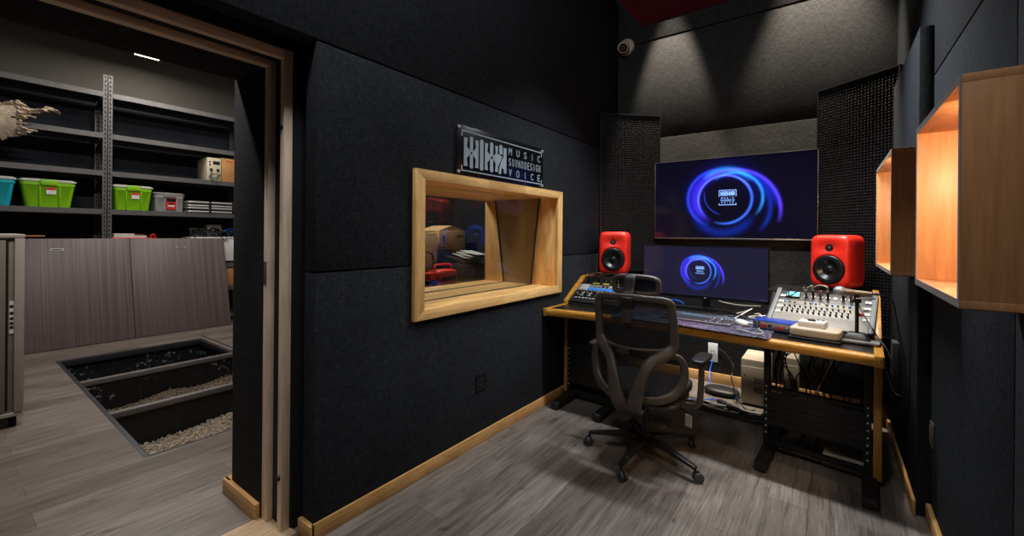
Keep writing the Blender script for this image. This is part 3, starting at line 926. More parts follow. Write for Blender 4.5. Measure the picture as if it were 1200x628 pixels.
for args in (('lime green plastic bin between the teal bin and the double post', 'bin_green', 'bin_green_lid', 0.68, 1.075, 0.62, 1.13, 1.760, 2.115, 'bin_green', 'tall lidded bins on the middle shelf'),
             ('lime green plastic bin between the double post and the clear bin', 'bin_green', 'bin_green_lid', 1.515, 1.885, 1.478, 1.93, 1.760, 2.115, 'bin_green', 'tall lidded bins on the middle shelf'),
             ('teal plastic bin with a pale lid at the left of the shelves', 'bin_teal', 'bin_green_lid', 0.13, 0.555, 0.09, 0.608, 1.760, 2.117, 'bin_teal', 'tall lidded bins on the middle shelf')):
    t, body, xf, yc, zl = storage_bin(*args)
    if args[1] == 'bin_green':
        lb = MB().obox((xf - 0.001, yc + 0.02, 1.965), (0.004, 0.085, 0.085), (0, R(4.5), 0)).build('label', 'label_white', t)
        MB().obox((xf + 0.0025, yc + 0.02, 1.993), (0.004, 0.083, 0.03), (0, R(4.5), 0)).build('label_band', 'label_red', lb)
t, body, xf, yc, zl = storage_bin('small clear plastic box with a red and black sticker', 'clear_plastic', 'grey_plastic', 1.955, 2.30, 1.925, 2.315, 1.760, 2.045, 'grey_plastic', None, True)
lb = MB().obox((xf - 0.004, yc + 0.02, 1.875), (0.004, 0.125, 0.16), (0, R(4.5), 0)).build('sticker', 'label_red', t)
m = MB()
m.obox((xf + 0.001, yc + 0.02, 1.93), (0.003, 0.11, 0.045), (0, R(4.5), 0)); m.obox((xf - 0.001, yc + 0.02, 1.88), (0.003, 0.06, 0.02), (0, R(4.5), 0))
m.build('sticker_print', 'black_plastic', lb)
MB().obox((xf - 0.002, yc + 0.02, 1.845), (0.003, 0.08, 0.025), (0, R(4.5), 0)).build('sticker_print', 'label_white', lb)
MB().box(xf - 0.3, xf - 0.06, 1.99, 2.25, 1.765, 1.90).build('contents', 'chair_plastic', t, bevel=0.02)

# folded aluminium tray tables lying flat
def folded_table(z, label):
    t = thing('folded_table', label, 'folding table', (SF - 0.2, 2.72, z), 0, 'folded tables lying on the shelf')
    MB().box(SF - 0.38, SF - 0.02, 2.40, 3.10, z + 0.052, z + 0.060).build('tabletop', 'grey_plastic', t, bevel=0.003)
    for zz in (z + 0.018, z + 0.072):
        MB().sweep([(SF + 0.0, 3.10, zz), (SF + 0.0, 2.42, zz), (SF - 0.05, 2.36, zz), (SF - 0.33, 2.36, zz), (SF - 0.38, 2.42, zz), (SF - 0.38, 3.10, zz)], 0.014, sub=5).build('tube_frame', 'steel', t)
    for yy in (2.62, 2.95):
        MB().box(SF - 0.018, SF + 0.017, yy, yy + 0.035, z + 0.002, z + 0.09).build('clip', 'black_plastic', t, bevel=0.003)
folded_table(1.760, 'folded silver framed table at the bottom of the pair beside the clear box')
folded_table(1.853, 'folded silver framed table at the top of the pair beside the clear box')

t = thing('power_supply', 'cream instrument box with sockets and a coiled cord on the upper shelf', 'device', (SF - 0.24, 2.70, 2.286))
MB().box(SF - 0.46, SF - 0.012, 2.602, 2.797, 2.286, 2.655).build('casing', 'instrument_cream', t, bevel=0.008)
for zz in (2.585, 2.54): MB().cyl((SF - 0.012, 2.635, zz), (SF - 0.006, 2.635, zz), 0.012, 10).build('knob', 'black_plastic', t)
MB().box(SF - 0.012, SF - 0.007, 2.68, 2.775, 2.55, 2.60).build('display', 'black_plastic', t)
for y_ in (2.635, 2.73): MB().box(SF - 0.012, SF - 0.006, y_, y_ + 0.04, 2.435, 2.48).build('socket', 'black_plastic', t)
MB().sweep([(SF, 2.66, 2.46), (SF + 0.02, 2.64, 2.38), (SF + 0.02, 2.62, 2.33), (SF + 0.03, 2.69, 2.30), (SF + 0.03, 2.76, 2.35), (SF + 0.02, 2.71, 2.40), (SF + 0.03, 2.63, 2.36), (SF + 0.03, 2.68, 2.32), (SF + 0.02, 2.75, 2.37), (SF + 0.02, 2.79, 2.42)], 0.006).build('cord', 'cable_black', t)
t = thing('wooden_box', 'amber wooden box with red print beside the cream instrument box', 'box', (SF - 0.2, 2.91, 2.286))
MB().box(SF - 0.42, SF - 0.015, 2.805, 3.04, 2.286, 2.67).build('body', 'box_amber', t, bevel=0.004)
m = MB(); m.box(SF - 0.015, SF - 0.0135, 2.86, 2.97, 2.615, 2.628)
m.build('print', 'label_red', t)

# low shelf: red tray with papers, pale bin full of cables, carton
t = thing('carton', 'brown carton on the low shelf under the red tray', 'box', (SF - 0.2, 1.75, 0.948))
MB().box(SF - 0.42, SF - 0.03, 1.48, 2.15, 0.948, 1.345).build('body', 'card_brown', t, bevel=0.003)
t = thing('tray', 'flat red tray with a looped handle under the papers', 'tray', (SF - 0.15, 1.72, 1.346))
m = MB(); m.box(SF - 0.35, SF - 0.01, 1.465, 1.93, 1.346, 1.366)
m.build('tray_base', 'tool_red', t, bevel=0.005)
m = MB(); m.sweep([(SF - 0.06, 1.91, 1.366), (SF - 0.05, 1.91, 1.405), (SF - 0.05, 1.95, 1.412), (SF - 0.06, 1.965, 1.36)], 0.012)
m.build('handle', 'tool_red', t)
for i, (a, b, z, lab) in enumerate(((1.50, 1.86, 1.367, 'white paper pad lying on the red tray, lowest of the two'), (1.50, 1.72, 1.397, 'white paper pad on top of the pad on the red tray'))):
    tag(MB().box(SF - 0.30, SF - 0.03, a, b, z, z + 0.029).build('paper_pad', 'paper', bevel=0.002), lab, 'paper', 'paper pads on the red tray')
tag(MB().box(SF - 0.30, SF - 0.06, 1.725, 1.84, 1.397, 1.417).build('notebook', 'book_brown', bevel=0.003), 'thin brown notebook lying beside the white pad above the red tray', 'book')
tag(MB().box(SF + 0.03, SF + 0.035, 0.56, 0.84, 1.385, 1.40).build('wood_offcut', 'box_amber', bevel=0.002), 'thin pale wooden slat resting on top of the left leaning board', 'wood strip')

t = thing('storage_bin', 'pale grey tub overflowing with cables behind the right leaning board', 'plastic bin', (SF - 0.2, 2.72, 0.948))
m = MB(); m.box(SF - 0.40, SF - 0.015, 2.40, 3.08, 0.948, 1.36)
m.build('tub', 'label_white', t, bevel=0.012)
MB().box(SF - 0.41, SF - 0.004, 2.385, 3.09, 1.352, 1.375).build('rim', 'label_white', t, bevel=0.004)
MB().box(SF - 0.39, SF - 0.01, 2.72, 3.08, 0.957, 0.985).build('foot_band', 'black_plastic', t)
for k in range(14):
    y = random.uniform(2.45, 3.0); x = SF - random.uniform(0.03, 0.25)
    pts = [(x, y, 1.378)]
    for q in range(5):
        pts.append((SF - random.uniform(0.0, 0.25), min(3.06, max(2.42, y + random.uniform(-0.16, 0.16))), 1.385 + random.uniform(0.0, 0.13)))
    pts.append((SF + 0.005, min(3.05, y + random.uniform(-.1, .1)), 1.36 - random.uniform(0, 0.06)))
    tag(MB().sweep(pts, 0.007, sub=5, n=6).build('cable', 'cable_blue' if k == 9 else 'cable_black'), 'bright blue cable tangled among black ones on the pale tub' if k == 9 else 'tangled black cable lying on the pale grey tub', 'cable', None if k == 9 else 'tangled cables on the pale tub')
tag(MB().box(SF - 0.30, SF - 0.10, 2.40, 2.60, 1.377, 1.52).build('adapter_box', 'desk_metal', bevel=0.01), 'dark grey box standing at the left of the tangled cables', 'box')
tag(MB().box(SF - 0.34, SF - 0.16, 2.66, 2.86, 1.377, 1.575).build('adapter_box', 'rack_grey', bevel=0.01), 'brownish grey box standing behind the tangled cables', 'box')
t = thing('carton', 'brown carton on the bottom shelves below the pale tub', 'box', (SF - 0.2, 2.78, 0.573))
MB().box(SF - 0.42, SF - 0.01, 2.45, 3.09, 0.573, 0.86).build('body', 'box_amber', t, bevel=0.003)
MB().box(SF - 0.43, SF - 0.009, 2.76, 2.80, 0.574, 0.861).build('tape', 'card_light', t)

# pit covers leaning on the shelves
def leaning_cover(y0, y1, label):
    t = thing('floor_cover', label, 'floor panel', (-7.6, (y0 + y1) / 2, 0), 0, 'floor panels leaning against the shelves')
    a = math.atan2(0.335, 1.36)
    M = Matrix.Translation((-7.592, 0, 0.001)) @ Matrix.Rotation(-a, 4, 'Y')
    H_ = 1.398
    MB().box(-0.028, 0.0, y0, y1, 0.007, H_, M).build('panel', 'cover_planks', t, bevel=0.002)
    yc = (y0 + y1) / 2 + (-0.13 if y0 < 1 else 0.0)
    m = MB(); m.prism(capsule(0, 0.026, -0.06, 0.06, 6), 'x', 0.0, 0.004, M @ Matrix.Translation((0, yc, 1.255)) @ Matrix.Rotation(R(90), 4, 'X'))
    h = m.build('pull', 'steel', t)
    m = MB(); m.prism(capsule(0, 0.014, -0.048, 0.048, 6), 'x', 0.0035, 0.005, M @ Matrix.Translation((0, yc, 1.255)) @ Matrix.Rotation(R(90), 4, 'X'))
    m.build('finger_hole', 'black_gap', h)
leaning_cover(0.49, 1.646, 'grey wood pit cover leaning on the shelves behind the grey rack cabinet')
leaning_cover(1.654, 2.812, 'grey wood pit cover leaning on the shelves next to the pale tub')
tag(MB().box(-7.07, -5.95, 2.252, 3.45, 0.0, 0.016).build('floor_cover', 'floor_planks', bevel=0.002), 'wood pit cover lying almost flush in the floor beyond the pit', 'floor panel')

# grey rack cabinet on castors at the left edge
t = thing('rack_cabinet', 'grey equipment cabinet on castors standing left of the pit', 'cabinet', (-5.15, 0.0, 0))
MB().box(-5.5, -4.862, -0.42, 0.400, 0.10, 1.405).build('casing', 'rack_grey', t, bevel=0.004)
m = MB(); m.box(-5.51, -4.848, -0.43, 0.412, 1.405, 1.436)
m.build('top_panel', 'rack_trim', t, bevel=0.006)
m = MB(); m.box(-4.862, -4.848, 0.360, 0.410, 0.10, 1.405)
m.build('corner_trim', 'rack_trim', t, bevel=0.005)
MB().box(-5.51, -4.848, -0.43, 0.412, 0.085, 0.115).build('base_rail', 'rack_trim', t, bevel=0.004)
MB().box(-4.862, -4.852, -0.40, 0.318, 0.13, 1.39).build('door', 'rack_grey', t, bevel=0.003)
MB().box(-4.8635, -4.859, 0.318, 0.332, 0.13, 1.39).build('door_gap', 'black_gap', t)
lb = MB().box(-4.862, -4.8575, 0.337, 0.359, 0.70, 0.94).build('rating_label', 'label_white', t)
m = MB()
for z in (0.735, 0.765, 0.80, 0.84, 0.89): m.box(-4.858, -4.8565, 0.339, 0.357, z, z + 0.022)
m.build('label_print', 'desk_metal', lb)
for (x, y) in ((-4.93, 0.36), (-5.43, 0.36), (-4.93, -0.36), (-5.43, -0.36)):
    c = MB().box(x - 0.025, x + 0.025, y - 0.02, y + 0.02, 0.055, 0.088).build('caster', 'desk_metal', t, bevel=0.004)
    m = MB(); m.cyl((x + 0.01, y - 0.018, 0.034), (x + 0.01, y + 0.018, 0.034), 0.034, 18)
    m.build('wheel', 'rubber', c)

# torn sheet drooping off the upper shelf
def torn_sheet():
    """a crumpled sheet hanging over the shelf edge, its top torn into a long tongue"""
    rnd = random.Random(5)
    bm = bmesh.new(); N, K = 60, 40
    def right(v):                       # ragged right edge for each height
        base = 0.98 if v < 0.10 else (0.98 - (v - 0.10) * 1.5 if v < 0.24 else 0.77 + 0.05 * math.sin(v * 9))
        return base + 0.035 * math.sin(v * 37) + 0.02 * math.sin(v * 91)
    g = []
    for i in range(N + 1):
        row = []
        u = i / N
        for j in range(K + 1):
            v = j / K
            y = -0.35 + 1.33 * u
            z = 3.09 - 0.56 * v - 0.10 * u * (1 - v) + 0.018 * math.sin(u * 29 + v * 3) * (1 - v) ** 2 + 0.02 * v * math.sin(u * 9)
            x = SF + 0.06 + 0.15 * math.sin(v * 2.6) + 0.012 * math.sin(u * 8 + v * 5) + (0.03 * math.sin(u * 30 + v * 60) if v < 0.2 or u > 0.70 else 0.0)
            row.append(bm.verts.new((x, y + rnd.uniform(-.006, .006), z + rnd.uniform(-.006, .006))))
        g.append(row)
    for i in range(N):
        for j in range(K):
            u, v = (i + .5) / N, (j + .5) / K
            if u > right(v): continue
            if v > 0.99 - 0.9 * max(0, u - 0.62) - 0.05 * abs(math.sin(u * 40)): continue
            if v < 0.05 + 0.05 * math.sin(u * 33) + (0.16 if 0.44 < u < 0.50 else 0): continue
            bm.faces.new([g[i][j], g[i + 1][j], g[i + 1][j + 1], g[i][j + 1]])
    lv = [v for v in bm.verts if not v.link_faces]
    bmesh.ops.delete(bm, geom=lv, context='VERTS')
    bmesh.ops.solidify(bm, geom=bm.faces[:], thickness=0.012)
    me = bpy.data.meshes.new('torn_cardboard'); bm.to_mesh(me); bm.free()
    return me
t = thing('torn_cardboard', 'ragged torn sheet of cardboard drooping over the upper shelf edge', 'cardboard', (SF - 0.1, 0.1, 2.798))
link('sheet', torn_sheet(), 'torn_wood', t, smooth=False)
MB().box(SF - 0.30, SF + 0.10, -0.30, 0.36, 2.800, 2.88).build('backing', 'card_dark', t, bevel=0.004)

# ceiling lamp of the storage room
t = thing('ceiling_lamp', 'slim white ceiling lamp in the storage room above the shelves', 'lamp', (-7.25, 1.84, 4.0))
MB().box(-8.02, -6.5, 1.70, 1.98, 4.015, 4.2).build('housing', 'light_plastic', t, bevel=0.004)
MB().box(-8.018, -6.505, 1.702, 1.978, 3.990, 4.017).build('diffuser', 'lamp_white', t)
# ------------------------------------------------------------------ booth things behind the window
TZ = 0.955
t = thing('booth_table', 'dark table under the window in the booth', 'table', (-3.4, 3.2, 0))
MB().box(-3.95, -2.83, 2.1, 4.65, TZ - 0.04, TZ).build('tabletop', 'desk_laminate', t, bevel=0.004)
for x in (-3.88, -2.90):
    for y in (2.18, 4.57):
        MB().box(x - .03, x + .03, y - .03, y + .03, 0, TZ - 0.04).build('leg', 'desk_metal', t, bevel=0.003)
t = thing('carton', 'tall light brown carton behind the window, left of the labelled carton', 'box', (-3.65, 3.05, TZ))
MB().box(-3.85, -3.50, 2.92, 3.33, TZ, 1.44).build('body', 'card_light', t, bevel=0.003)
MB().obox((-3.70, 3.14, 1.462), (0.30, 0.42, 0.006), (R(5), R(-6), 0)).build('flap', 'card_brown', t)
t = thing('carton', 'brown carton with a white label behind the window, stacked on a black case', 'box', (-3.65, 3.57, 1.285))
MB().box(-3.85, -3.50, 3.36, 3.78, 1.285, 1.50).build('body', 'card_brown', t, bevel=0.003)
MB().prism([(3.36, 1.50), (3.78, 1.50), (3.57, 1.56)], 'x', -3.84, -3.51).build('flap', 'card_brown', t)
lb = MB().box(-3.50, -3.497, 3.39, 3.46, 1.33, 1.46).build('shipping_label', 'label_white', t)
m = MB()
for z in (1.345, 1.375, 1.40, 1.425): m.box(-3.497, -3.4955, 3.40, 3.45, z, z + 0.012)
m.build('label_print', 'desk_metal', lb)
m = MB()
for y in (3.64, 3.68, 3.72): m.box(-3.50, -3.498, y, y + 0.025, 1.42, 1.45)
m.build('handling_mark', 'desk_metal', t)
tag(MB().box(-3.86, -3.49, 3.345, 3.80, TZ, 1.283).build('case', 'black_plastic', bevel=0.015), 'black case behind the window under the labelled carton', 'case')
t = thing('power_tool_pack', 'orange red device with a black front behind the window', 'device', (-3.15, 3.08, TZ))
MB().super((-3.16, 3.09, TZ + 0.075), (0.09, 0.135, 0.075), 6, 8).build('casing', 'tool_orange', t)
MB().box(-3.072, -3.066, 2.99, 3.19, TZ + 0.04, TZ + 0.085).build('front_panel', 'black_plastic', t, bevel=0.002)
MB().sweep([(-3.16, 2.98, TZ + .14), (-3.16, 2.97, TZ + .19), (-3.16, 3.09, TZ + .2), (-3.16, 3.2, TZ + .19), (-3.16, 3.2, TZ + .14)], 0.012).build('handle', 'tool_orange', t)
t = thing('battery_pack', 'small black and orange battery block left of the orange red device', 'battery', (-3.12, 2.86, TZ))
MB().box(-3.2, -3.05, 2.80, 2.91, TZ, TZ + 0.06).build('body', 'black_plastic', t, bevel=0.006)
MB().box(-3.19, -3.06, 2.83, 2.91, TZ + 0.06, TZ + 0.13).build('top_block', 'tool_orange', t, bevel=0.01)
tag(MB().sweep([(-3.1, 2.88, TZ + 0.14), (-3.1, 2.90, TZ + 0.27), (-3.12, 2.84, TZ + 0.33), (-3.2, 2.72, TZ + 0.30), (-3.25, 2.66, TZ + .01)], 0.007).build('cable', 'cable_black'), 'black cable looping up from the battery block behind the window', 'cable')
t = thing('printer', 'black printer behind the window under loose papers', 'printer', (-3.25, 3.58, TZ))
MB().box(-3.45, -3.10, 3.36, 3.80, TZ, 1.13).build('body', 'black_plastic', t, bevel=0.012)
MB().obox((-3.28, 3.58, 1.155), (0.3, 0.4, 0.03), (R(-8), R(12), 0)).build('paper_tray', 'desk_metal', t, bevel=0.004)
for k in range(3):
    tag(MB().obox((-3.27 + 0.02 * k, 3.58 + 0.03 * k, 1.205 + 0.024 * k), (0.21, 0.30, 0.006), (R(-8 + 3 * k), R(12), R(8 * k))).build('paper_sheet', 'paper'), 'loose white sheet lying on the black printer behind the window', 'paper', 'loose sheets on the printer')
tag(MB().obox((-3.6, 3.98, 1.16), (0.03, 0.30, 0.40), (0, R(-10), 0)).build('screen_panel', 'black_gloss', bevel=0.01), 'dark slim panel leaning behind the printer in the booth', 'screen')
tag(MB().sweep([(-3.15, 3.82, 1.05), (-3.05, 3.95, 1.10), (-3.0, 4.0, 1.02), (-3.0, 3.9, TZ + 0.01), (-3.1, 3.7, TZ + .01)], 0.007).build('cable', 'cable_black'), 'black cable looping beside the printer behind the window', 'cable')

# ------------------------------------------------------------------ sign on the left wall
t = thing('wall_sign', 'black sign with silver lettering fixed above the window', 'sign', (-1.95, 2.54, 1.855))
MB().box(-1.962, -1.954, 2.022, 3.066, 1.856, 2.186).build('plate', 'sign_black', t, bevel=0.001)
for y in (2.04, 3.048):
    for z in (1.876, 2.166):
        m = MB(); m.cyl((-1.97, y, z), (-1.944, y, z), 0.011, 14)
        m.build('standoff', 'steel', t, bevel=0.002)
place = lambda y, z, q: Vector((-1.954 + q, y, z))
m = MB()
flat_polys(m, [[(2.092 + u * 0.462, 1.909 + v * 0.214) for u, v in p] for p in logo_bars()], place, 0.003)
m.build('logo', 'sign_silver', t, smooth=False)
m = MB()
bars = [[(2.075, 2.146), (3.036, 2.146), (3.036, 2.154), (2.075, 2.154)], [(2.067, 2.115), (2.075, 2.115), (2.075, 2.154), (2.067, 2.154)], [(3.036, 2.115), (3.044, 2.115), (3.044, 2.154), (3.036, 2.154)],
        [(2.075, 1.884), (3.036, 1.884), (3.036, 1.892), (2.075, 1.892)], [(2.067, 1.884), (2.075, 1.884), (2.075, 1.922), (2.067, 1.922)], [(3.036, 1.884), (3.044, 1.884), (3.044, 1.922), (3.036, 1.922)]]
flat_polys(m, bars, place, 0.003)
m.build('border', 'sign_silver', t, smooth=False)
m = MB()
for txt, z, h in (('MUSIC', 2.066, 0.053), ('SOUNDDESIGN', 1.984, 0.058), ('VOICE', 1.906, 0.054)):
    n = len(txt)
    cell = 0.452 / n if n > 6 else 0.099
    flat_polys(m, [[(2.578 + u - (0.024 if n < 6 else 0), z + v) for u, v in p] for p in letters(txt, cell, h, 0.58 if n > 6 else 0.38)], place, 0.003)
m.build('lettering', 'sign_silver', t, smooth=False)

# socket on the left wall
def socket(name, label, loc, axis, mat, pins=True, w=0.086, h=0.086, group=None):
    """face plate centred at loc, facing +x (axis 1) or -x (axis -1) or -y (0)"""
    t = thing(name, label, 'socket' if pins else 'switch', loc)
    def bx(u0, u1, v0, v1, d0, d1):
        if axis: 
            a, b = sorted((axis * d0, axis * d1)); return MB().box(a, b, u0, u1, v0, v1)
        return MB().box(u0, u1, -d1, -d0, v0, v1)
    bx(-w / 2, w / 2, -h / 2, h / 2, 0.0, 0.009).build('plate', mat, t, bevel=0.002, local=True)
    if pins:
        for (a, b, c, d) in ((-.018, -.012, .008, .022), (.010, .016, .008, .022), (-.003, .003, .01, .02), (-.016, -.010, -.022, -.010), (.008, .014, -.022, -.010), (-.003, .003, -.03, -.02)):
            bx(a * w / .086, b * w / .086, c, d, 0.009, 0.0095).build('slot', 'metal_grey' if mat == 'black_plastic' else 'black_gap', t, local=True)
    else:
        bx(-w * .36, w * .36, -h * .36, h * .36, 0.009, 0.012).build('rocker', mat, t, bevel=0.001, local=True)
    return t
socket('wall_socket', 'black power socket low on the left wall below the window', (-1.97, 2.30, 0.43), 1, 'black_plastic', w=0.11, h=0.115)
socket('wall_switch', 'dark wall plate low on the right wall beside the desk', (0.43, 3.05, 0.462), -1, 'chair_plastic', False, w=0.075, h=0.125)
socket('wall_socket', 'white wall plate under the desk behind the chair armrest', (-0.937, 4.668, 0.30), 0, 'socket_white', True, w=0.088, h=0.185)

# ------------------------------------------------------------------ bumpy acoustic panels across the corners
def corner_panel(p, q, label, z0=0.70, z1=2.755, board=False):
    p, q = Vector((*p, 0)), Vector((*q, 0))
    d = (q - p).normalized(); n = Vector((d.y, -d.x, 0))
    ang = math.atan2(d.y, d.x); L_ = (q - p).length
    t = thing('acoustic_panel', label, 'acoustic panel', p, ang, 'foam panels across the back corners')
    MB().box(0.0, L_, 0.012, 0.07, z0, z1).build('backing', 'black_matte', t, local=True, bevel=0.003)
    bm = bmesh.new()                                     # pyramid foam, one square pyramid per cell
    step = 0.024; nx = int((L_ - 0.02) / step); nz = int((z1 - z0 - 0.02) / step)
    sx, sz = (L_ - 0.02) / nx, (z1 - z0 - 0.02) / nz
    V = [[bm.verts.new((0.01 + i * sx, 0.012, z0 + 0.01 + j * sz)) for j in range(nz + 1)] for i in range(nx + 1)]
    for i in range(nx):
        for j in range(nz):
            a, b, c, e = V[i][j], V[i + 1][j], V[i + 1][j + 1], V[i][j + 1]
            cx = (a.co + c.co) / 2
            k = 0.35
            top = [bm.verts.new(cx + (s_.co - cx) * k + Vector((0, -0.008, 0))) for s_ in (a, b, c, e)]
            bm.faces.new(top)
            for s0, s1, t0, t1 in ((a, b, top[0], top[1]), (b, c, top[1], top[2]), (c, e, top[2], top[3]), (e, a, top[3], top[0])):
                bm.faces.new([s0, s1, t1, t0])
    me = bpy.data.meshes.new('foam'); 
    bmesh.ops.recalc_face_normals(bm, faces=bm.faces)
    bm.to_mesh(me); bm.free()
    link('foam', me, 'foam_black', t, local=True, smooth=False)
    m = MB()
    for (a, b, c, e) in ((0, L_, z1 - 0.01, z1), (0, L_, z0, z0 + 0.01), (0, 0.01, z0, z1), (L_ - 0.01, L_, z0, z1)):
        m.box(a, b, -0.002, 0.014, c, e)
    m.build('edge_frame', 'desk_metal', t, local=True)
    return t
plain('foam_black', (24, 23, 24), 0.75, var=0.2, spec=0.2)
corner_panel((-1.955, 4.195), (-1.475, 4.655), 'tall black bumpy panel across the corner behind the left red speaker', z0=1.085)
corner_panel((-0.10, 4.655), (0.408, 4.265), 'tall black bumpy panel across the corner behind the right red speaker')
tag(MB().box(0.338, 0.372, 3.80, 3.92, 0.38, 0.77).build('felt_pad', 'shelf_under', bevel=0.006), 'narrow grey felt pad on the right wall beside the desk end', 'pad')

# ------------------------------------------------------------------ ceiling cloud and security camera
t = thing('ceiling_panel', 'dark red fabric panel hung under the ceiling', 'acoustic panel', (-0.55, 1.6, 3.2))
MB().box(-1.27, 0.18, 0.9, 3.49, 3.204, 3.28).build('fabric_panel', 'felt_red', t)
m = MB()
for (a, b, c, e) in ((-1.292, -1.27, 0.88, 3.512), (0.18, 0.20, 0.88, 3.512), (-1.27, 0.18, 0.88, 0.90), (-1.27, 0.18, 3.49, 3.512)):
    m.box(a, b, c, e, 3.2, 3.285)
m.build('edge_frame', 'pit_trim', t, bevel=0.002)
for x in (-1.15, 0.08):
    for y in (1.1, 3.3):
        MB().cyl((x, y, 3.28), (x, y, ZC), 0.004, 8).build('hanger', 'metal_grey', t)
t = thing('security_camera', 'small cream ball camera high in the back corner', 'camera', (-1.885, 4.68, 3.58))
M = Matrix.Translation((-1.875, 4.685, 3.595)) @ Matrix.Rotation(R(90), 4, 'X')
MB().lathe([(0.0, 0), (0.095, 0), (0.095, 0.02), (0.085, 0.032), (0.05, 0.036), (0, 0.036)], M, 28).build('mount', 'camera_cream', t)
aim = Vector((0.42, -1.0, -0.46)).normalized()
c0 = Vector((-1.888, 4.615, 3.575))
Mq = Matrix.Translation(c0) @ aim.to_track_quat('Z', 'Y').to_matrix().to_4x4()
MB().lathe([(0, -0.06), (0.04, -0.05), (0.062, -0.02), (0.066, 0.01), (0.06, 0.045), (0.052, 0.06), (0.048, 0.06), (0, 0.056)], Mq, 26).build('ball', 'camera_cream', t)
b = MB().lathe([(0, 0.0605), (0.042, 0.0605), (0.042, 0.066), (0, 0.066)], Mq, 26).build('lens', 'black_gloss', t)
MB().lathe([(0.018, 0.0665), (0.022, 0.068), (0.014, 0.068)], Mq, 20, cap=False).build('lens_ring', 'metal_grey', b)

# ------------------------------------------------------------------ lit box shelves on the right wall
def box_shelf(y0, y1, z0, z1, label, xo=0.222):
    t = thing('box_shelf', label, 'shelf', ((xo + XR) / 2, (y0 + y1) / 2, z0), 0, 'wooden box shelves on the right wall')
    th = 0.018
    for nm, b_ in (('top_board', (xo, XR - .001, y0, y1, z1 - th, z1)), ('bottom_board', (xo, XR - .001, y0, y1, z0, z0 + th)), ('side_board', (xo, XR - .001, y0, y0 + th, z0 + th, z1 - th)), ('side_board', (xo, XR - .001, y1 - th, y1, z0 + th, z1 - th))):
        MB().box(*b_).build(nm, 'shelf_wood', t, bevel=0.001)
    MB().box(XR - 0.018, XR - 0.001, y0 + th, y1 - th, z0 + th, z1 - th).build('back_board', 'shelf_wood', t)
    m = MB()
    for (a, b, c, e) in ((y0, y1, z1 - th, z1), (y0, y1, z0, z0 + th), (y0, y0 + th, z0 + th, z1 - th), (y1 - th, y1, z0 + th, z1 - th)):
        m.box(xo - 0.0015, xo, a, b, c, e)
    m.build('edge_band', 'edge_tape', t)
    m = MB(); m.box(xo + 0.02, XR - 0.02, y0 + 0.04, y0 + 0.10, z0 - 0.006, z0); m.box(xo + 0.02, XR - 0.02, y1 - 0.10, y1 - 0.04, z0 - 0.006, z0)
    m.build('bracket', 'metal_grey', t)
    MB().box(xo + 0.07, xo + 0.082, y0 + th, y0 + th + 0.006, z1 - 0.17, z1 - th - 0.01).build('led_strip', 'led_warm', t)
    return t
box_shelf(1.300, 1.888, 1.320, 1.818, 'larger lit wooden box shelf nearest the camera on the right wall')
box_shelf(2.590, 3.390, 1.298, 1.873, 'farther lit wooden box shelf on the right wall, beside the speaker')

# ------------------------------------------------------------------ television and desktop monitor
def screen_logo(cx, cz, y, s, mat, parent):
    """bars above two lines of words, s = width"""
    pl = lambda u, v, q: Vector((cx + u * s, y - q, cz + v * s))
    m = MB()
    flat_polys(m, [[(-0.40 + u * 0.80, 0.10 + v * 0.30) for u, v in p] for p in logo_bars()], pl, 0.0008)
    rect = lambda a, b, c, e: [(a, c), (b, c), (b, e), (a, e)]
    flat_polys(m, [rect(-.5, .5, .44, .475), rect(-.5, -.465, .06, .44), rect(.465, .5, .06, .44), rect(-.5, .5, -.475, -.44), rect(-.5, -.465, -.44, -.36), rect(.465, .5, -.44, -.36)], pl, 0.0008)
    for txt, z in (('MUSIC', -0.08), ('SOUNDDESIGN', -0.23), ('VOICE', -0.38)):
        n = len(txt)
        flat_polys(m, [[(-0.40 + u, z + v) for u, v in p] for p in letters(txt, 0.80 / n, 0.11, 0.86 if n > 6 else 0.6)], pl, 0.0008)
    m.build('screen_logo', mat, parent, smooth=False)

t = thing('television', 'large black television on the back wall showing a blue ring', 'television', (-0.80, 4.64, 1.43))
tx0, tx1, tz0, tz1, ty = -1.512, -0.086, 1.432, 2.238, 4.60
MB().box(tx0, tx1, ty, ty + 0.035, tz0, tz1).build('casing', 'black_plastic', t, bevel=0.003)
m = MB()
for (a, b, c, e) in ((tx0, tx1, tz1 - .006, tz1), (tx0, tx1, tz0, tz0 + .014), (tx0, tx0 + .006, tz0, tz1), (tx1 - .006, tx1, tz0, tz1)): m.box(a, b, ty - 0.004, ty, c, e)
bz = m.build('bezel', 'metal_grey', t, bevel=0.001)
def screen(name, x0, x1, z0, z1, y, cx, cz, mat, parent):
    me = bpy.data.meshes.new(name)
    me.from_pydata([(x0 - cx, 0, z0 - cz), (x1 - cx, 0, z0 - cz), (x1 - cx, 0, z1 - cz), (x0 - cx, 0, z1 - cz), (x0 - cx, .003, z0 - cz), (x1 - cx, .003, z0 - cz), (x1 - cx, .003, z1 - cz), (x0 - cx, .003, z1 - cz)], [],
                   [(0, 1, 2, 3), (7, 6, 5, 4), (0, 4, 5, 1), (1, 5, 6, 2), (2, 6, 7, 3), (3, 7, 4, 0)])
    o = link(name, me, mat, parent, local=True, smooth=False)
    o.location = Vector((cx, y, cz)) - wloc(parent)
    return o
sc = screen('screen', tx0 + .006, tx1 - .006, tz0 + .014, tz1 - .006, ty - 0.002, -0.837, 1.827, 'tv_picture', t)
screen_logo(-0.805, 1.842, ty - 0.0025, 0.155, 'logo_light', sc)
m = MB(); m.box(-1.05, -0.55, ty + 0.03, 4.668, 1.62, 2.02)
m.build('wall_mount', 'desk_metal', t)
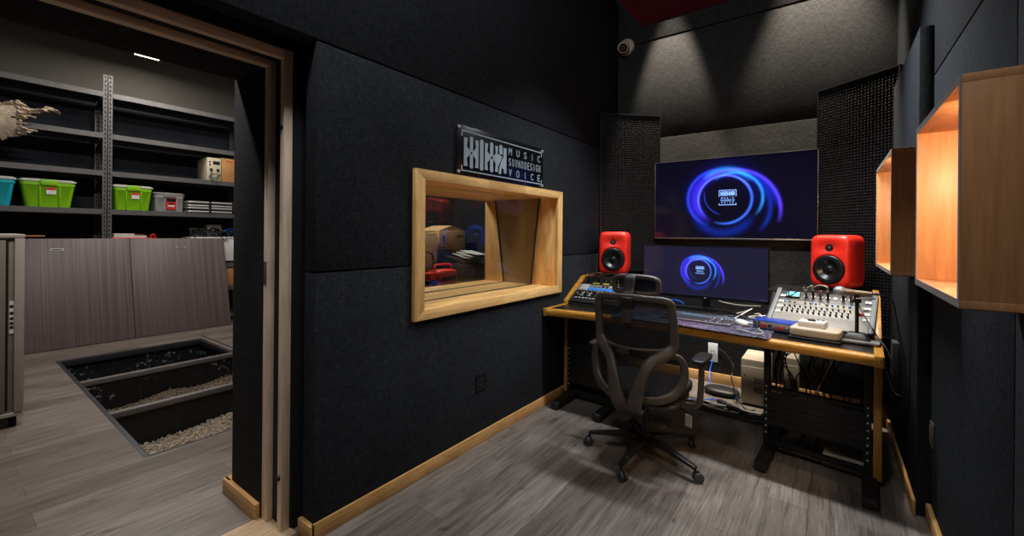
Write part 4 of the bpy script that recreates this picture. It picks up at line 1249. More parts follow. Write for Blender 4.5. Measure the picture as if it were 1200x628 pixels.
for i_ in range(2): MB().box(-1.0 + i_ * .37, -0.95 + i_ * .37, ty + 0.034, ty + 0.05, 1.55, 2.1).build('bracket', 'desk_metal', t)

DZ = 0.835
my = 3.95
t = thing('monitor', 'ultrawide black monitor standing on the desk under the television', 'monitor', (-0.9, my, DZ))
mx0, mx1, mz0, mz1 = -1.402, -0.385, 0.925, 1.380
MB().box(mx0, mx1, my, my + 0.022, mz0, mz1).build('casing', 'black_plastic', t, bevel=0.004)
MB().super((-0.9, my + 0.035, 1.16), (0.35, 0.03, 0.15), 5, 8).build('rear_shell', 'black_plastic', t)
m = MB()
for (a, b, c, e) in ((mx0, mx1, mz1 - .008, mz1), (mx0, mx1, mz0, mz0 + .022), (mx0, mx0 + .008, mz0, mz1), (mx1 - .008, mx1, mz0, mz1)): m.box(a, b, my - 0.004, my, c, e)
bz = m.build('bezel', 'black_gloss', t, bevel=0.001)
MB().box(-0.868, -0.852, my - 0.0045, my - 0.0035, 0.932, 0.938).build('power_light', 'light_plastic', bz)
sc = screen('screen', mx0 + .008, mx1 - .008, mz0 + .022, mz1 - .008, my - 0.002, -0.917, 1.161, 'monitor_picture', t)
screen_logo(-0.903, 1.172, my - 0.0025, 0.068, 'logo_light', sc)
MB().box(-0.885, -0.825, my + 0.02, my + 0.05, DZ + 0.005, 1.14).build('stand_neck', 'black_plastic', t, bevel=0.006)
MB().sweep([(-1.20, my - 0.04, DZ + 0.008), (-1.08, my - 0.07, DZ + 0.010), (-0.90, my - 0.075, DZ + 0.011), (-0.72, my - 0.085, DZ + 0.010), (-0.64, my - 0.09, DZ + 0.008)], (0.020, 0.010), sub=6, ref=(0, 0, 1)).build('stand_foot', 'black_gloss', t)
MB().box(-0.90, -0.81, my - 0.06, my + 0.06, DZ + 0.001, DZ + 0.018).build('stand_base', 'black_plastic', t, bevel=0.004)

# ------------------------------------------------------------------ desk
Mr = Matrix(((0.9925, 0.05, 0, -0.455), (-0.1225, 0.999, 0, 3.065), (0, 0, 1, 0), (0, 0, 0, 1)))     # right wing: s along its front, t towards the wall
FR = [(-1.958, 3.090), (-1.48, 3.150), (-0.84, 3.120), (-0.455, 3.065), (0.235, 2.980)]
desk = thing('studio_desk', 'wide black studio desk with an oak front edge and rack bays', 'desk', (-0.86, 3.6, 0))
def offs(p, d):   # a point of the front line moved back by d
    return (p[0], p[1] + d)
def holes_plate(name, outer, holes, z0, z1, mat, parent):
    cu = bpy.data.curves.new(name, 'CURVE'); cu.dimensions = '2D'; cu.fill_mode = 'BOTH'; cu.extrude = (z1 - z0) / 2
    for loop in [outer] + holes:
        sp = cu.splines.new('POLY'); sp.points.add(len(loop) - 1); sp.use_cyclic_u = True
        for q, (x, y) in zip(sp.points, loop): q.co = (x, y, 0, 1)
    ob = bpy.data.objects.new(name, cu); COL.objects.link(ob)
    me = bpy.data.meshes.new_from_object(ob.evaluated_get(bpy.context.evaluated_depsgraph_get()))
    bpy.data.objects.remove(ob); bpy.data.curves.remove(cu)
    me.transform(Matrix.Translation((0, 0, (z0 + z1) / 2)))
    return link(name, me, mat, parent, smooth=False)
circ = lambda cx, cy, r: [(cx + r * math.cos(2 * math.pi * k / 24), cy + r * math.sin(2 * math.pi * k / 24)) for k in range(24)]
outer = [offs(FR[0], .045), offs(FR[1], .045), offs(FR[2], .045), offs(FR[3], .045), offs(FR[4], .045), (0.275, 3.80), (0.31, 4.30), (-0.36, 4.30), (-0.36, 4.07), (-1.43, 4.07), (-1.43, 4.30), (-1.958, 4.30)]
top = holes_plate('desktop', outer, [circ(-1.012, 3.958, 0.036), circ(-0.889, 3.909, 0.036)], 0.785, DZ, 'desk_laminate', desk)
# oak front lip in jointed lengths with rounded nose
def lip(p, q, name='front_edge', mat='desk_oak', d=0.048):
    p, q = Vector((*p, 0)), Vector((*q, 0))
    u = (q - p).normalized(); n = Vector((-u.y, u.x, 0))
    prof = [(0.0, 0.790), (0.006, 0.780), (0.016, 0.776), (d, 0.776), (d, 0.838), (0.018, 0.838), (0.007, 0.834), (0.001, 0.824)]
    m = MB()
    A = m.verts([p + n * a + Vector((0, 0, z)) for a, z in prof]); B = m.verts([q + n * a + Vector((0, 0, z)) for a, z in prof])
    m.face(A[::-1]); m.face(B)
    for i in range(len(prof)): m.face([A[i], A[(i + 1) % 8], B[(i + 1) % 8], B[i]])
    return m.build(name, mat, desk, angle=60)
def along(p, q, a, b):
    p, q = Vector(p), Vector(q); d = (q - p); L_ = d.length
    return tuple(p + d * (a / L_)), tuple(p + d * (1 - b / L_))
lip(*along(FR[0], FR[1], 0.036, 0.001)); lip(*along(FR[1], FR[2], 0.001, 0.0)); lip(*along(FR[2], FR[3], 0.0, 0.001)); lip(*along(FR[3], FR[4], 0.001, 0.042))
# corner blocks and side edges
m = MB(); m.prism([(-1.962, 3.098), (-1.956, 3.090), (-1.924, 3.094), (-1.924, 3.46), (-1.962, 3.46)], 'z', 0.776, 0.838)
m.build('side_edge', 'desk_oak_y', desk, bevel=0.004)
m = MB(); m.prism([(0.652, 0.0), (0.688, 0.0), (0.695, 0.008), (0.695, 0.40), (0.652, 0.40)], 'z', 0.776, 0.838)
m.build('side_edge', 'desk_oak_y', desk, bevel=0.004, M=Mr)
# raised rack bays
bay = [(0.40, 0.80), (0.40, 0.846), (0.745, 1.040), (1.24, 1.040), (1.24, 0.80)]
m = MB(); m.prism([(y + 3.06, z) for y, z in bay], 'x', -1.926, -1.43); m.build('rack_bay', 'desk_metal', desk)
m = MB(); m.prism([(0.39, 0.80), (0.39, 0.846), (0.745, 1.040), (1.24, 1.040), (1.24, 0.80)], 'x', 0.085, 0.652); m.build('rack_bay', 'desk_metal', desk, M=Mr)
side = [(0.385, 0.776), (0.385, 0.868), (0.725, 1.066), (0.765, 1.070), (1.25, 1.070), (1.25, 1.03), (0.79, 1.03), (0.425, 0.815), (0.425, 0.776)]
m = MB(); m.prism([(y + 3.06, z) for y, z in side], 'x', -1.962, -1.926); m.build('side_panel', 'desk_oak_y', desk, bevel=0.004)
m = MB(); m.prism(side, 'x', 0.655, 0.692); m.build('side_panel', 'desk_oak_y', desk, bevel=0.004, M=Mr)
m = MB(); m.prism([(y + 3.06, z + 0.01) for y, z in bay], 'x', -1.43, -1.414); m.build('bay_cheek', 'desk_laminate', desk, bevel=0.002)
m = MB(); m.prism([(y, z + 0.012) for y, z in bay], 'x', 0.070, 0.088); m.build('bay_cheek', 'desk_laminate', desk, bevel=0.002, M=Mr)
MB().box(-1.926, -1.414, 3.80, 4.30, 1.042, 1.060).build('bay_top', 'desk_laminate', desk, bevel=0.003)
MB().box(0.03, 0.655, 0.745, 1.25, 1.042, 1.060).build('bay_top', 'desk_laminate', desk, bevel=0.003, M=Mr)
# legs and feet: rack uprights with blank panels
def foot(x0, x1, t0, t1, M=None):
    MB().box(x0, x1, t0, t1, 0.004, 0.06).build('foot', 'desk_metal', desk, bevel=0.006, M=M)
foot(-1.885, -1.815, 3.10, 4.02); foot(-1.50, -1.43, 3.10, 4.02)
foot(0.078, 0.148, 0.02, 0.90, Mr); foot(0.605, 0.675, 0.02, 0.90, Mr)
MB().box(-1.925, -1.893, 3.40, 3.445, 0.06, 0.776).build('leg_strip', 'desk_oak_z', desk, bevel=0.004)
MB().box(0.655, 0.695, 0.31, 0.355, 0.045, 0.776).build('leg_strip', 'desk_oak_z', desk, bevel=0.004, M=Mr)
for M_, xs in ((Matrix.Translation((-1.96, 3.06, 0)), ((0.075, 0.103), (0.502, 0.53))), (Mr, ((0.080, 0.112), (0.612, 0.648)))):
    for a, b in xs:
        u = MB().box(a, b, 0.33, 0.375, 0.055, 0.79).build('rack_upright', 'desk_metal', desk, bevel=0.002, M=M_)
        for k in range(8): MB().cyl(((a + b) / 2, 0.331, 0.14 + k * 0.0445), ((a + b) / 2, 0.326, 0.14 + k * 0.0445), 0.0055, 10).build('rack_screw', 'light_plastic', u, M=M_)
        pl_ = MB(); pl_.box(a if a < .3 else b - .004, a + .004 if a < .3 else b, 0.375, 0.62, 0.06, 0.78)
        pl_.build('side_plate', 'desk_metal', desk, M=M_)
    a, b = xs[0][1], xs[1][0]
    MB().box(a, b, 0.335, 0.37, 0.055, 0.085).build('cross_rail', 'desk_metal', desk, bevel=0.002, M=M_)
    MB().box(a, b, 0.335, 0.372, 0.425, 0.452).build('cross_rail', 'desk_metal', desk, bevel=0.002, M=M_)
    for k in range(5 if M_ is Mr else 6):
        z0 = 0.380 - k * 0.0455
        MB().box(a - 0.01, b + 0.01, 0.322, 0.333, z0, z0 + 0.0435).build('blank_panel', 'desk_metal', desk, bevel=0.0015, M=M_)
# closed upper part of the left bay with vent slots
Ml = Matrix.Translation((-1.96, 3.06, 0))
MB().box(0.103, 0.502, 0.328, 0.75, 0.455, 0.782).build('rack_box', 'desk_metal', desk, bevel=0.002, M=Ml)
for zz in (0.54, 0.68):
    for r_ in range(3):
        for k in range(4): MB().box(0.17 + k * 0.05 + r_ * .012, 0.205 + k * 0.05 + r_ * .012, 0.3265, 0.329, zz - 0.018 * r_, zz + 0.006 - 0.018 * r_).build('vent_slot', 'black_gap', desk, M=Ml)
for k in range(6): MB().obox((0.118, 0.40 + k * 0.034, 0.70), (0.006, 0.012, 0.12), (R(40), 0, 0)).build('vent_slot', 'shelf_steel', desk, M=Mr)

# ------------------------------------------------------------------ two red speakers
def speaker(loc, rz, label):
    t = thing('speaker', label, 'speaker', loc, rz, 'red studio speakers on the desk')
    w_, h_, d_ = 0.143, 0.209, 0.139
    cz = h_ + 0.022
    def dent(q):
        if q.y < -0.5 * d_:
            r2 = ((q.x) / 0.085) ** 2 + ((q.z - 0.108) / 0.050) ** 2
            q = Vector((q.x, q.y + 0.024 * math.exp(-r2), q.z))
            rw = math.hypot(q.x, q.z + 0.064)
            if rw < 0.118: q = Vector((q.x, q.y + 0.030 * min(1.0, (0.118 - rw) / 0.018), q.z))
        return q
    body = MB().super((0, 0, cz), (w_, d_, h_), 7, 44, None, dent).build('cabinet', 'speaker_red', t, local=True, angle=60)
    Mw = Matrix.Translation((0, -d_ + 0.004, cz - 0.064)) @ Matrix.Rotation(R(90), 4, 'X')
    MB().lathe([(0.111, -0.01), (0.111, 0.006), (0.107, 0.011), (0.098, 0.010), (0.088, 0.013), (0.080, 0.012), (0.074, 0.006), (0.034, -0.018), (0.034, -0.015), (0.024, -0.004), (0.0, 0.002)], Mw, 40).build('woofer', 'cone_black', t, local=True, angle=70)
    Mt_ = Matrix.Translation((0, -d_ + 0.020, cz + 0.108)) @ Matrix.Rotation(R(90), 4, 'X')
    tw = MB().lathe([(0.027, -0.004), (0.027, 0.006), (0.021, 0.004), (0.0, 0.003)], Mt_, 26).build('tweeter', 'black_plastic', t, local=True)
    MB().lathe([(0.012, 0.003), (0.009, 0.010), (0.0, 0.0125)], Mt_, 18).build('tweeter_dome', 'metal_grey', tw, local=True)
    MB().super((0.083, -d_ + 0.014, cz - 0.165), (0.005, 0.006, 0.005), 2, 6).build('power_light', 'led_green', t, local=True)
    m = MB(); flat_polys(m, [[(u - 0.032, v) for u, v in p] for p in letters('GENELEC', 0.064 / 7, 0.010, 0.8)], lambda u, v, q: Vector((u, -d_ + 0.0135 - q, cz - 0.186 + v)), 0.003)
    m.build('lettering', 'mic_body', t, local=True, smooth=False)
    MB().box(-0.085, 0.085, -0.09, 0.09, 0.0, 0.013).build('foot_pad', 'rubber', t, bevel=0.004, local=True)
    MB().box(-0.06, 0.06, -0.07, 0.07, 0.012, 0.030).build('tilt_base', 'rubber', t, bevel=0.004, local=True)
    return t
sp = speaker((-1.737, 4.085, 1.061), R(14), 'red studio speaker at the left of the desk, near the window')
s2 = copy_tree(sp); s2.location = (0.045, 4.15, 1.061); s2.rotation_euler = (0, 0, R(-26)); s2.scale = (0.96, 0.96, 0.96); s2['label'] = 'red studio speaker at the right of the desk, near the wooden box shelves'
# ------------------------------------------------------------------ gear on the desk
def incline(origin, ex, et):
    ex = Vector(ex).normalized(); a = math.atan2(0.194, 0.355)
    ey = (Vector(et) * math.cos(a) + Vector((0, 0, 1)) * math.sin(a)).normalized()
    ez = ex.cross(ey).normalized(); ey = ez.cross(ex)
    return Matrix(((ex.x, ey.x, ez.x, origin[0]), (ex.y, ey.y, ez.y, origin[1]), (ex.z, ey.z, ez.z, origin[2]), (0, 0, 0, 1)))
KN = {}
def knob(parent, x, y, z, r, h, mat, cap=None):
    key = (r, h, mat, cap)
    if key not in KN:
        o = MB().lathe([(r * 1.1, 0), (r, h * 0.55), (r * 0.8, h), (0, h)], None, 10).build('knob', mat, parent, local=True)
        KN[key] = o
        if cap: MB().lathe([(r * 1.7, 0), (r * 1.7, 0.001), (0, 0.001)], None, 12).build('knob_skirt', cap, o, local=True)
        c = o
    else:
        c = copy_tree(KN[key], parent)
    c.location = (x, y, z)
    return c

# mixing console in the right bay
t = thing('mixing_console', 'grey mixing console with rows of small knobs in the right rack bay', 'mixer')
o_ = Mr @ Vector((0.098, 0.385, 0.852))
t.matrix_world = incline(o_, (0.9925, -0.1225, 0), (0.05, 0.999, 0))
MB().box(0.0, 0.545, 0.0, 0.405, 0.0, 0.022).build('chassis', 'mixer_dark', t, bevel=0.002, local=True)
MB().box(0.012, 0.530, 0.004, 0.118, 0.022, 0.036).build('arm_rest', 'mixer_grey', t, bevel=0.004, local=True)
MB().box(0.012, 0.530, 0.120, 0.235, 0.022, 0.030).build('channel_panel', 'mixer_grey', t, bevel=0.001, local=True)
MB().box(0.012, 0.530, 0.237, 0.285, 0.022, 0.029).build('upper_panel', 'mixer_grey', t, bevel=0.001, local=True)
MB().box(0.012, 0.530, 0.287, 0.400, 0.022, 0.027).build('socket_panel', 'mixer_dark', t, bevel=0.001, local=True)
for x in (-0.014, 0.531):
    MB().box(x, x + 0.028, -0.004, 0.41, 0.0, 0.046).build('side_cheek', 'mixer_side', t, bevel=0.003, local=True)
d_ = MB().box(0.05, 0.135, 0.315, 0.375, 0.027, 0.040).build('display_housing', 'black_plastic', t, bevel=0.003, local=True)
MB().box(0.056, 0.129, 0.325, 0.371, 0.040, 0.0415).build('display', 'lcd_cyan', d_, local=True)
for c in range(13):
    x = 0.055 + c * 0.0305
    knob(t, x, 0.150, 0.030, 0.0075, 0.016, 'black_plastic', 'key_white')
    knob(t, x, 0.178, 0.030, 0.006, 0.014, 'black_plastic', 'key_white')
    knob(t, x + 0.008, 0.208, 0.030, 0.0065, 0.015, 'mixer_dark', 'key_white')
    if c not in (3, 7): knob(t, x, 0.258, 0.029, 0.006, 0.014, 'grey_plastic' if c % 3 else 'pad_blue')
for x, mt in ((0.475, 'knob_red'), (0.50, 'key_white'), (0.49, 'knob_red'), (0.512, 'key_white')):
    knob(t, x, 0.165 + (0.05 if mt == 'key_white' else 0) + x * 0.05, 0.030, 0.008, 0.016, mt)
m = MB()
for x in (0.024, 0.044, 0.505, 0.522):
    for y in (0.14, 0.20, 0.26, 0.33): m.box(x - 0.008, x + 0.008, y - 0.012, y + 0.012, 0.029, 0.034)
m.build('button_block', 'key_white', t, local=True, bevel=0.001)
for c in range(8):
    x = 0.17 + c * 0.042
    m = MB(); m.cyl((x, 0.345, 0.027), (x, 0.345, 0.032), 0.013, 14)
    s_ = m.build('socket', 'metal_grey', t, local=True)
    if c in (0, 1, 2, 3, 5, 6):
        MB().cyl((x, 0.345, 0.032), (x, 0.345 , 0.085), 0.0085, 12).build('plug', 'black_plastic' if c % 2 else 'mic_body', s_, local=True)
Mx = t.matrix_world.copy()
def console_cable(x, pts, mat, label, group=None):
    P = [Mx @ Vector((x, 0.345, 0.086))] + [Vector(p) for p in pts]
    P.insert(1, Mx @ Vector((x, 0.335, 0.13)))
    tag(MB().sweep(P, 0.0042, sub=7, n=6).build('audio_cable', mat), label, 'cable', group)
W = lambda s, t_, z: Mr @ Vector((s, t_, z))
for i, (x, pts) in enumerate(((0.212, [W(.29, .70, 1.10), W(.24, .92, 1.072), W(.2, 1.06, 1.0)]), (0.254, [W(.37, .69, 1.115), W(.42, .83, 1.08), W(.35, 1.06, 1.02)]), (0.296, [W(.36, .70, 1.125), W(.31, .85, 1.08), W(.30, 1.06, 1.0)]), (0.38, [W(.50, .69, 1.10), W(.55, .84, 1.075), W(.50, 1.06, 1.0)]))):
    console_cable(x, pts, 'cable_black' if i % 2 else 'cable_beige', 'thin audio cable plugged into the mixing console and arching back', 'audio cables on the mixing console')
console_cable(0.17, [W(.24, .60, 1.08), W(.20, .56, 1.05), W(.18, .70, 1.08), W(.16, 1.0, 1.066)], 'cable_black', 'black audio cable looping over the console display')
console_cable(0.422, [W(.56, .60, 1.08), W(.60, .48, 1.0), W(.66, .34, 0.90), W(.715, .26, 0.82), W(.74, .22, 0.70)], 'cable_black', 'black audio cable crossing from the console over the oak desk corner')
tag(MB().sweep([W(.25, .50, 0.944), W(.32, .42, 0.905), W(.42, .35, 0.885), W(.50, .33, 0.87), W(.58, .31, 0.865)], 0.004, sub=6, n=6).build('audio_cable', 'cable_black'), 'black cable lying diagonally across the grey front of the mixing console', 'cable')

# rack units in the left bay
FL = incline((-1.92, 3.462, 0.850), (1, 0, 0), (0, 1, 0))
def rack_unit(y0, y1, label, mat):
    t = thing('rack_unit', label, 'rack unit'); t.matrix_world = FL
    MB().box(0.0, 0.482, y0, y1, 0.0, 0.014).build('faceplate', mat, t, bevel=0.0015, local=True)
    m = MB()
    for x in (0.012, 0.470):
        for y in (y0 + 0.012, y1 - 0.012): m.cyl((x, y, 0.014), (x, y, 0.017), 0.005, 8)
    m.build('rack_screw', 'metal_grey', t, local=True)
    return t
t = rack_unit(0.008, 0.088, 'black rack unit with a row of pale marks, lowest in the left bay', 'desk_metal')
m = MB()
for k in range(12): m.box(0.04 + k * 0.035, 0.06 + k * 0.035, 0.066, 0.076, 0.014, 0.016)
m.build('button', 'key_white', t, local=True)
MB().cyl((0.03, 0.05, 0.014), (0.03, 0.05, 0.018), 0.005, 10).build('power_light', 'pad_violet', t, local=True)
t = rack_unit(0.093, 0.180, 'black rack unit with grey knobs above the lowest one in the left bay', 'black_plastic')
for r_ in range(2):
    for k in range(11): knob(t, 0.045 + k * 0.038, 0.118 + 0.036 * r_, 0.014, 0.009, 0.018, 'grey_plastic' if (k + r_) % 3 == 0 else 'black_plastic', 'key_white' if k % 2 else None)
t = rack_unit(0.186, 0.285, 'pale rack controller with bright blue pads in the left bay', 'mixer_grey')
for k in range(9):
    MB().box(0.115 + k * 0.038, 0.143 + k * 0.038, 0.192, 0.232, 0.014, 0.020).build('pad', 'pad_blue', t, bevel=0.002, local=True)
for k in range(9):
    MB().box(0.118 + k * 0.038, 0.141 + k * 0.038, 0.246, 0.270, 0.014, 0.020).build('pad', ('key_white', 'black_plastic', 'key_white', 'pad_violet', 'key_white')[k % 5] if k > 4 else ('grey_plastic' if k < 3 else 'black_plastic'), t, bevel=0.002, local=True)
m = MB()
for k in range(3):
    for r_ in range(4): m.box(0.03 + k * 0.026, 0.05 + k * 0.026, 0.194 + r_ * 0.022, 0.208 + r_ * 0.022, 0.014, 0.019)
m.build('button', 'key_white', t, local=True)
t = rack_unit(0.291, 0.395, 'black rack unit with yellow lights, topmost in the left bay', 'black_plastic')
for k in range(3):
    MB().box(0.12 + k * 0.10, 0.185 + k * 0.10, 0.298, 0.312, 0.014, 0.017).build('light_strip', 'pad_yellow', t, local=True)
for k in range(8): knob(t, 0.06 + k * 0.052, 0.35, 0.014, 0.011, 0.022, 'black_plastic', 'mixer_dark')
for k, (x0, x1) in enumerate(((-1.86, -1.74), (-1.78, -1.64))):
    tag(MB().sweep([FL @ Vector((0.07 + k * .1, 0.34, 0.03)), FL @ Vector((0.09 + k * .1, 0.33, 0.09)), Vector((x1, 3.84, 1.10)), Vector((x1 + .03, 3.95, 1.066)), Vector((x1 + .04, 4.12, 1.05))], 0.005, sub=7, n=6).build('audio_cable', 'cable_black'), 'thin black cable arching back over the topmost left rack unit', 'cable', 'cables over the left rack')

# desk mat, keyboard, mouse
def mat_poly():
    L_ = [(-1.36, 3.128), (-0.84, 3.106), (-0.455, 3.052), (-0.325, 3.036)]
    P = L_[:]
    for k in range(7):                                             # rounded front right corner
        a = R(-90 + 90 * k / 6); P.append((-0.325 + 0.035 * math.cos(a), 3.071 + 0.035 * math.sin(a)))
    return P + [(-0.30, 3.68), (-1.36, 3.70)]
tag(MB().prism(mat_poly(), 'z', 0.8385, 0.8425).build('desk_mat', 'mat_nebula', bevel=0.001), 'large desk mat with a blue and violet nebula print under the keyboard', 'desk mat')
t = thing('keyboard', 'dark computer keyboard with pale keys on the desk mat', 'keyboard', (-0.79, 3.365, 0.843), R(-4))
MB().box(-0.245, 0.245, -0.085, 0.085, 0.0, 0.016).build('body', 'keyboard_dark', t, bevel=0.004, local=True)
m = MB()
for r_ in range(6):
    y = -0.066 + r_ * 0.0265
    x = -0.232
    while x < 0.228:
        w_ = 0.018 if not (r_ == 0 and -0.14 < x < -0.02) else 0.105
        gap = 0.012 if (abs(x - 0.075) < 0.012 or abs(x - 0.142) < 0.012) else 0.003
        m.prism([(x, y - .009), (x + w_ - .003, y - .009), (x + w_ - .003, y + .010), (x, y + .010)], 'z', 0.016, 0.023)
        x += w_ + gap
m.build('keys', 'key_cap', t, local=True, bevel=0.0015, seg=1)
MB().box(-0.245, 0.245, 0.073, 0.088, 0.015, 0.021).build('light_bar', 'key_white', t, bevel=0.003, local=True)
t = thing('mouse', 'pale computer mouse beside the keyboard on the desk mat', 'mouse', (-0.495, 3.385, 0.843), R(35))
MB().super((0, 0, 0.014), (0.032, 0.060, 0.024), 2.6, 12, None, lambda q: Vector((q.x, q.y, max(q.z, -0.013)))).build('shell', 'light_plastic', t, local=True)
m = MB(); m.cyl((-0.004, 0.03, 0.034), (0.004, 0.03, 0.034), 0.008, 14)
m.build('wheel', 'grey_plastic', t, local=True)
tag(MB().sweep([(-0.46, 3.44, 0.852), (-0.43, 3.47, 0.847), (-0.40, 3.43, 0.847), (-0.38, 3.30, 0.847), (-0.345, 3.20, 0.847), (-0.36, 3.14, 0.847), (-0.44, 3.16, 0.847), (-0.50, 3.23, 0.847)], 0.0025, sub=7, n=6).build('mouse_cable', 'cable_white'), 'thin pale mouse cable curling on the mat corner', 'cable')

# audio interface, converter boxes, microphone
t = thing('audio_interface', 'small bright blue audio interface with two red knobs on the desk', 'audio interface', (-0.292, 3.375, DZ + 0.002), R(-17))
MB().box(-0.120, 0.120, -0.062, 0.110, 0.006, 0.068).build('casing', 'interface_blue', t, bevel=0.007, local=True)
fp = MB().box(-0.110, 0.110, -0.064, -0.058, 0.013, 0.058).build('front_panel', 'grey_plastic', t, bevel=0.004, local=True)
for x, mt, r_ in ((-0.045, 'knob_red', .012), (0.058, 'knob_red', .012), (0.018, 'grey_plastic', .008), (0.092, 'grey_plastic', .007), (-0.008, 'black_plastic', .010)):
    Mk = Matrix.Translation((x, -0.064, 0.036 - (0.004 if mt == 'knob_red' else 0))) @ Matrix.Rotation(R(90), 4, 'X')
    MB().lathe([(r_, 0), (r_ * .9, 0.013), (0, 0.013)], Mk, 16).build('knob', mt, t, local=True)
m = MB()
for x in (-0.100, -0.078):
    for z in (0.025, 0.050): m.cyl((x, -0.0642, z), (x, -0.066, z), 0.007, 10)
m.build('socket', 'black_plastic', t, local=True)
for x in (-0.1, 0.1): MB().box(x - .012, x + .012, -0.04, 0.05, 0.0, 0.007).build('foot', 'rubber', t, local=True)

tag(MB().obox((-0.066, 3.262, DZ + 0.010), (0.262, 0.20, 0.016), (0, 0, R(-8))).build('slim_drive', 'desk_metal', bevel=0.004), 'flat black device lying under the beige box on the desk', 'device')
t = thing('converter_box', 'beige rounded box on a flat black device at the desk front', 'device', (-0.066, 3.268, DZ + 0.019), R(-8))
MB().super((0, 0, 0.027), (0.128, 0.098, 0.027), 8, 12).build('casing', 'beige_plastic', t, local=True)
t = thing('control_box', 'small white box with dark knob on top of the beige box', 'device', (-0.083, 3.285, DZ + 0.0735), R(-8))
MB().box(-0.068, 0.068, -0.062, 0.062, 0.0, 0.034).build('casing', 'light_plastic', t, bevel=0.004, local=True)
k_ = MB().lathe([(0.022, 0.034), (0.020, 0.042), (0, 0.042)], Matrix.Translation((-0.005, -0.005, 0)), 24).build('knob', 'black_plastic', t, local=True)
m = MB()
for x in (-0.04, -0.01, 0.02, 0.045): m.box(x - .008, x + .008, 0.034, 0.046, 0.034, 0.037)
m.build('button', 'desk_metal', t, local=True)
MB().box(-0.046, -0.030, 0.020, 0.030, 0.034, 0.0365).build('button', 'pad_yellow', t, local=True)

t = thing('desk_tray', 'flat grey tray under the microphone stand', 'tray', (0.140, 3.335, DZ + 0.001), R(-7))
MB().box(-0.105, 0.105, -0.105, 0.12, 0.004, 0.022).build('plate', 'grey_plastic', t, bevel=0.006, local=True)
for x in (-0.09, 0.09):
    for y in (-0.09, 0.10): MB().box(x - .01, x + .01, y - .01, y + .01, 0.0, 0.005).build('foot', 'rubber', t, local=True)
t = thing('microphone_stand', 'short black desk stand holding a microphone', 'microphone stand', (0.132, 3.315, DZ + 0.024), R(-7))
m = MB()
A = m.verts([(-0.068, -0.055, 0), (0.068, -0.055, 0), (0.068, 0.05, 0), (-0.068, 0.05, 0)]); B = m.verts([(-0.038, -0.032, 0.036), (0.038, -0.032, 0.036), (0.038, 0.03, 0.036), (-0.038, 0.03, 0.036)])
m.face(A[::-1]); m.face(B)
for i in range(4): m.face([A[i], A[(i + 1) % 4], B[(i + 1) % 4], B[i]])
m.build('base', 'black_plastic', t, bevel=0.003, local=True)
MB().cyl((0, 0, 0.034), (0, 0, 0.255), 0.010, 14).build('pole', 'black_plastic', t, local=True)
MB().box(-0.014, 0.014, -0.014, 0.014, 0.235, 0.275).build('clip', 'black_plastic', t, bevel=0.004, local=True)
MB().obox((0.038, 0.0, 0.245), (0.09, 0.05, 0.008), (0, R(-4), R(10))).build('clip_plate', 'grey_plastic', t, bevel=0.002, local=True)
MB().box(-0.020, 0.020, -0.018, 0.018, 0.215, 0.235).build('collar', 'rubber', t, bevel=0.004, local=True)
hd = Vector((0.045, 3.315, 1.138)); tl = Vector((0.225, 3.300, 1.134))
t = thing('microphone', 'silver headed handheld microphone lying in the desk stand clip', 'microphone', tuple(hd))
ax = (tl - hd).normalized(); Mm = Matrix.Translation(hd) @ ax.to_track_quat('Z', 'Y').to_matrix().to_4x4()
MB().lathe([(0.0, -0.030), (0.015, -0.026), (0.026, -0.013), (0.030, 0.002), (0.028, 0.018), (0.021, 0.028), (0, 0.028)], Mm, 24).build('grille', 'mic_silver', t)
MB().lathe([(0, 0.026), (0.021, 0.026), (0.019, 0.036), (0.0155, 0.05), (0.012, 0.135), (0.012, 0.150), (0, 0.150)], Mm, 22).build('body', 'mic_body', t)
MB().lathe([(0, 0.150), (0.009, 0.150), (0.009, 0.178), (0.005, 0.192), (0, 0.192)], Mm, 16).build('connector', 'metal_grey', t)
tag(MB().sweep([tuple(hd + ax * 0.190), (0.285, 3.29, 1.115), (0.305, 3.27, 1.01), (0.315, 3.24, 0.92), (0.333, 3.20, 0.80), (0.335, 3.17, 0.66), (0.315, 3.17, 0.60), (0.285, 3.20, 0.62), (0.262, 3.30, 0.72), (0.26, 3.5, 0.80)], 0.0042, sub=8, n=7).build('microphone_cable', 'cable_black'), 'black microphone cable hanging in a loop past the right end of the desk', 'cable')

# loose cables behind the mat
tag(MB().sweep([(-0.60, 3.86, 0.845), (-0.52, 3.83, 0.88), (-0.49, 3.82, 0.90), (-0.55, 3.72, 0.86), (-0.57, 3.60, 0.848), (-0.50, 3.52, 0.848), (-0.44, 3.50, 0.848)], 0.0045, sub=7, n=7).build('usb_cable', 'cable_white'), 'white cable bent up between the monitor and the blue interface', 'cable')
tag(MB().sweep([(-0.47, 3.83, 0.86), (-0.43, 3.78, 0.87), (-0.41, 3.72, 0.848), (-0.46, 3.70, 0.848), (-0.50, 3.75, 0.848), (-0.44, 3.83, 0.848), (-0.40, 3.86, 0.85)], 0.0045, sub=7, n=7).build('usb_cable', 'cable_white'), 'white cable coiled flat behind the blue interface', 'cable')
tag(MB().sweep([(-1.20, 3.98, 0.84), (-1.16, 3.93, 0.885), (-1.09, 3.90, 0.90), (-1.03, 3.90, 0.88), (-1.02, 3.92, 0.845)], 0.006, sub=7, n=8).build('network_cable', 'cable_blue'), 'blue cable arching on the desk behind the chair', 'cable')
tag(MB().sweep([(-0.80, 3.99, 0.93), (-0.72, 4.02, 0.90), (-0.58, 4.02, 0.89), (-0.45, 4.0, 0.90)], 0.005, sub=7, n=7).build('monitor_cable', 'cable_white'), 'white cable sagging behind the lower edge of the monitor', 'cable')
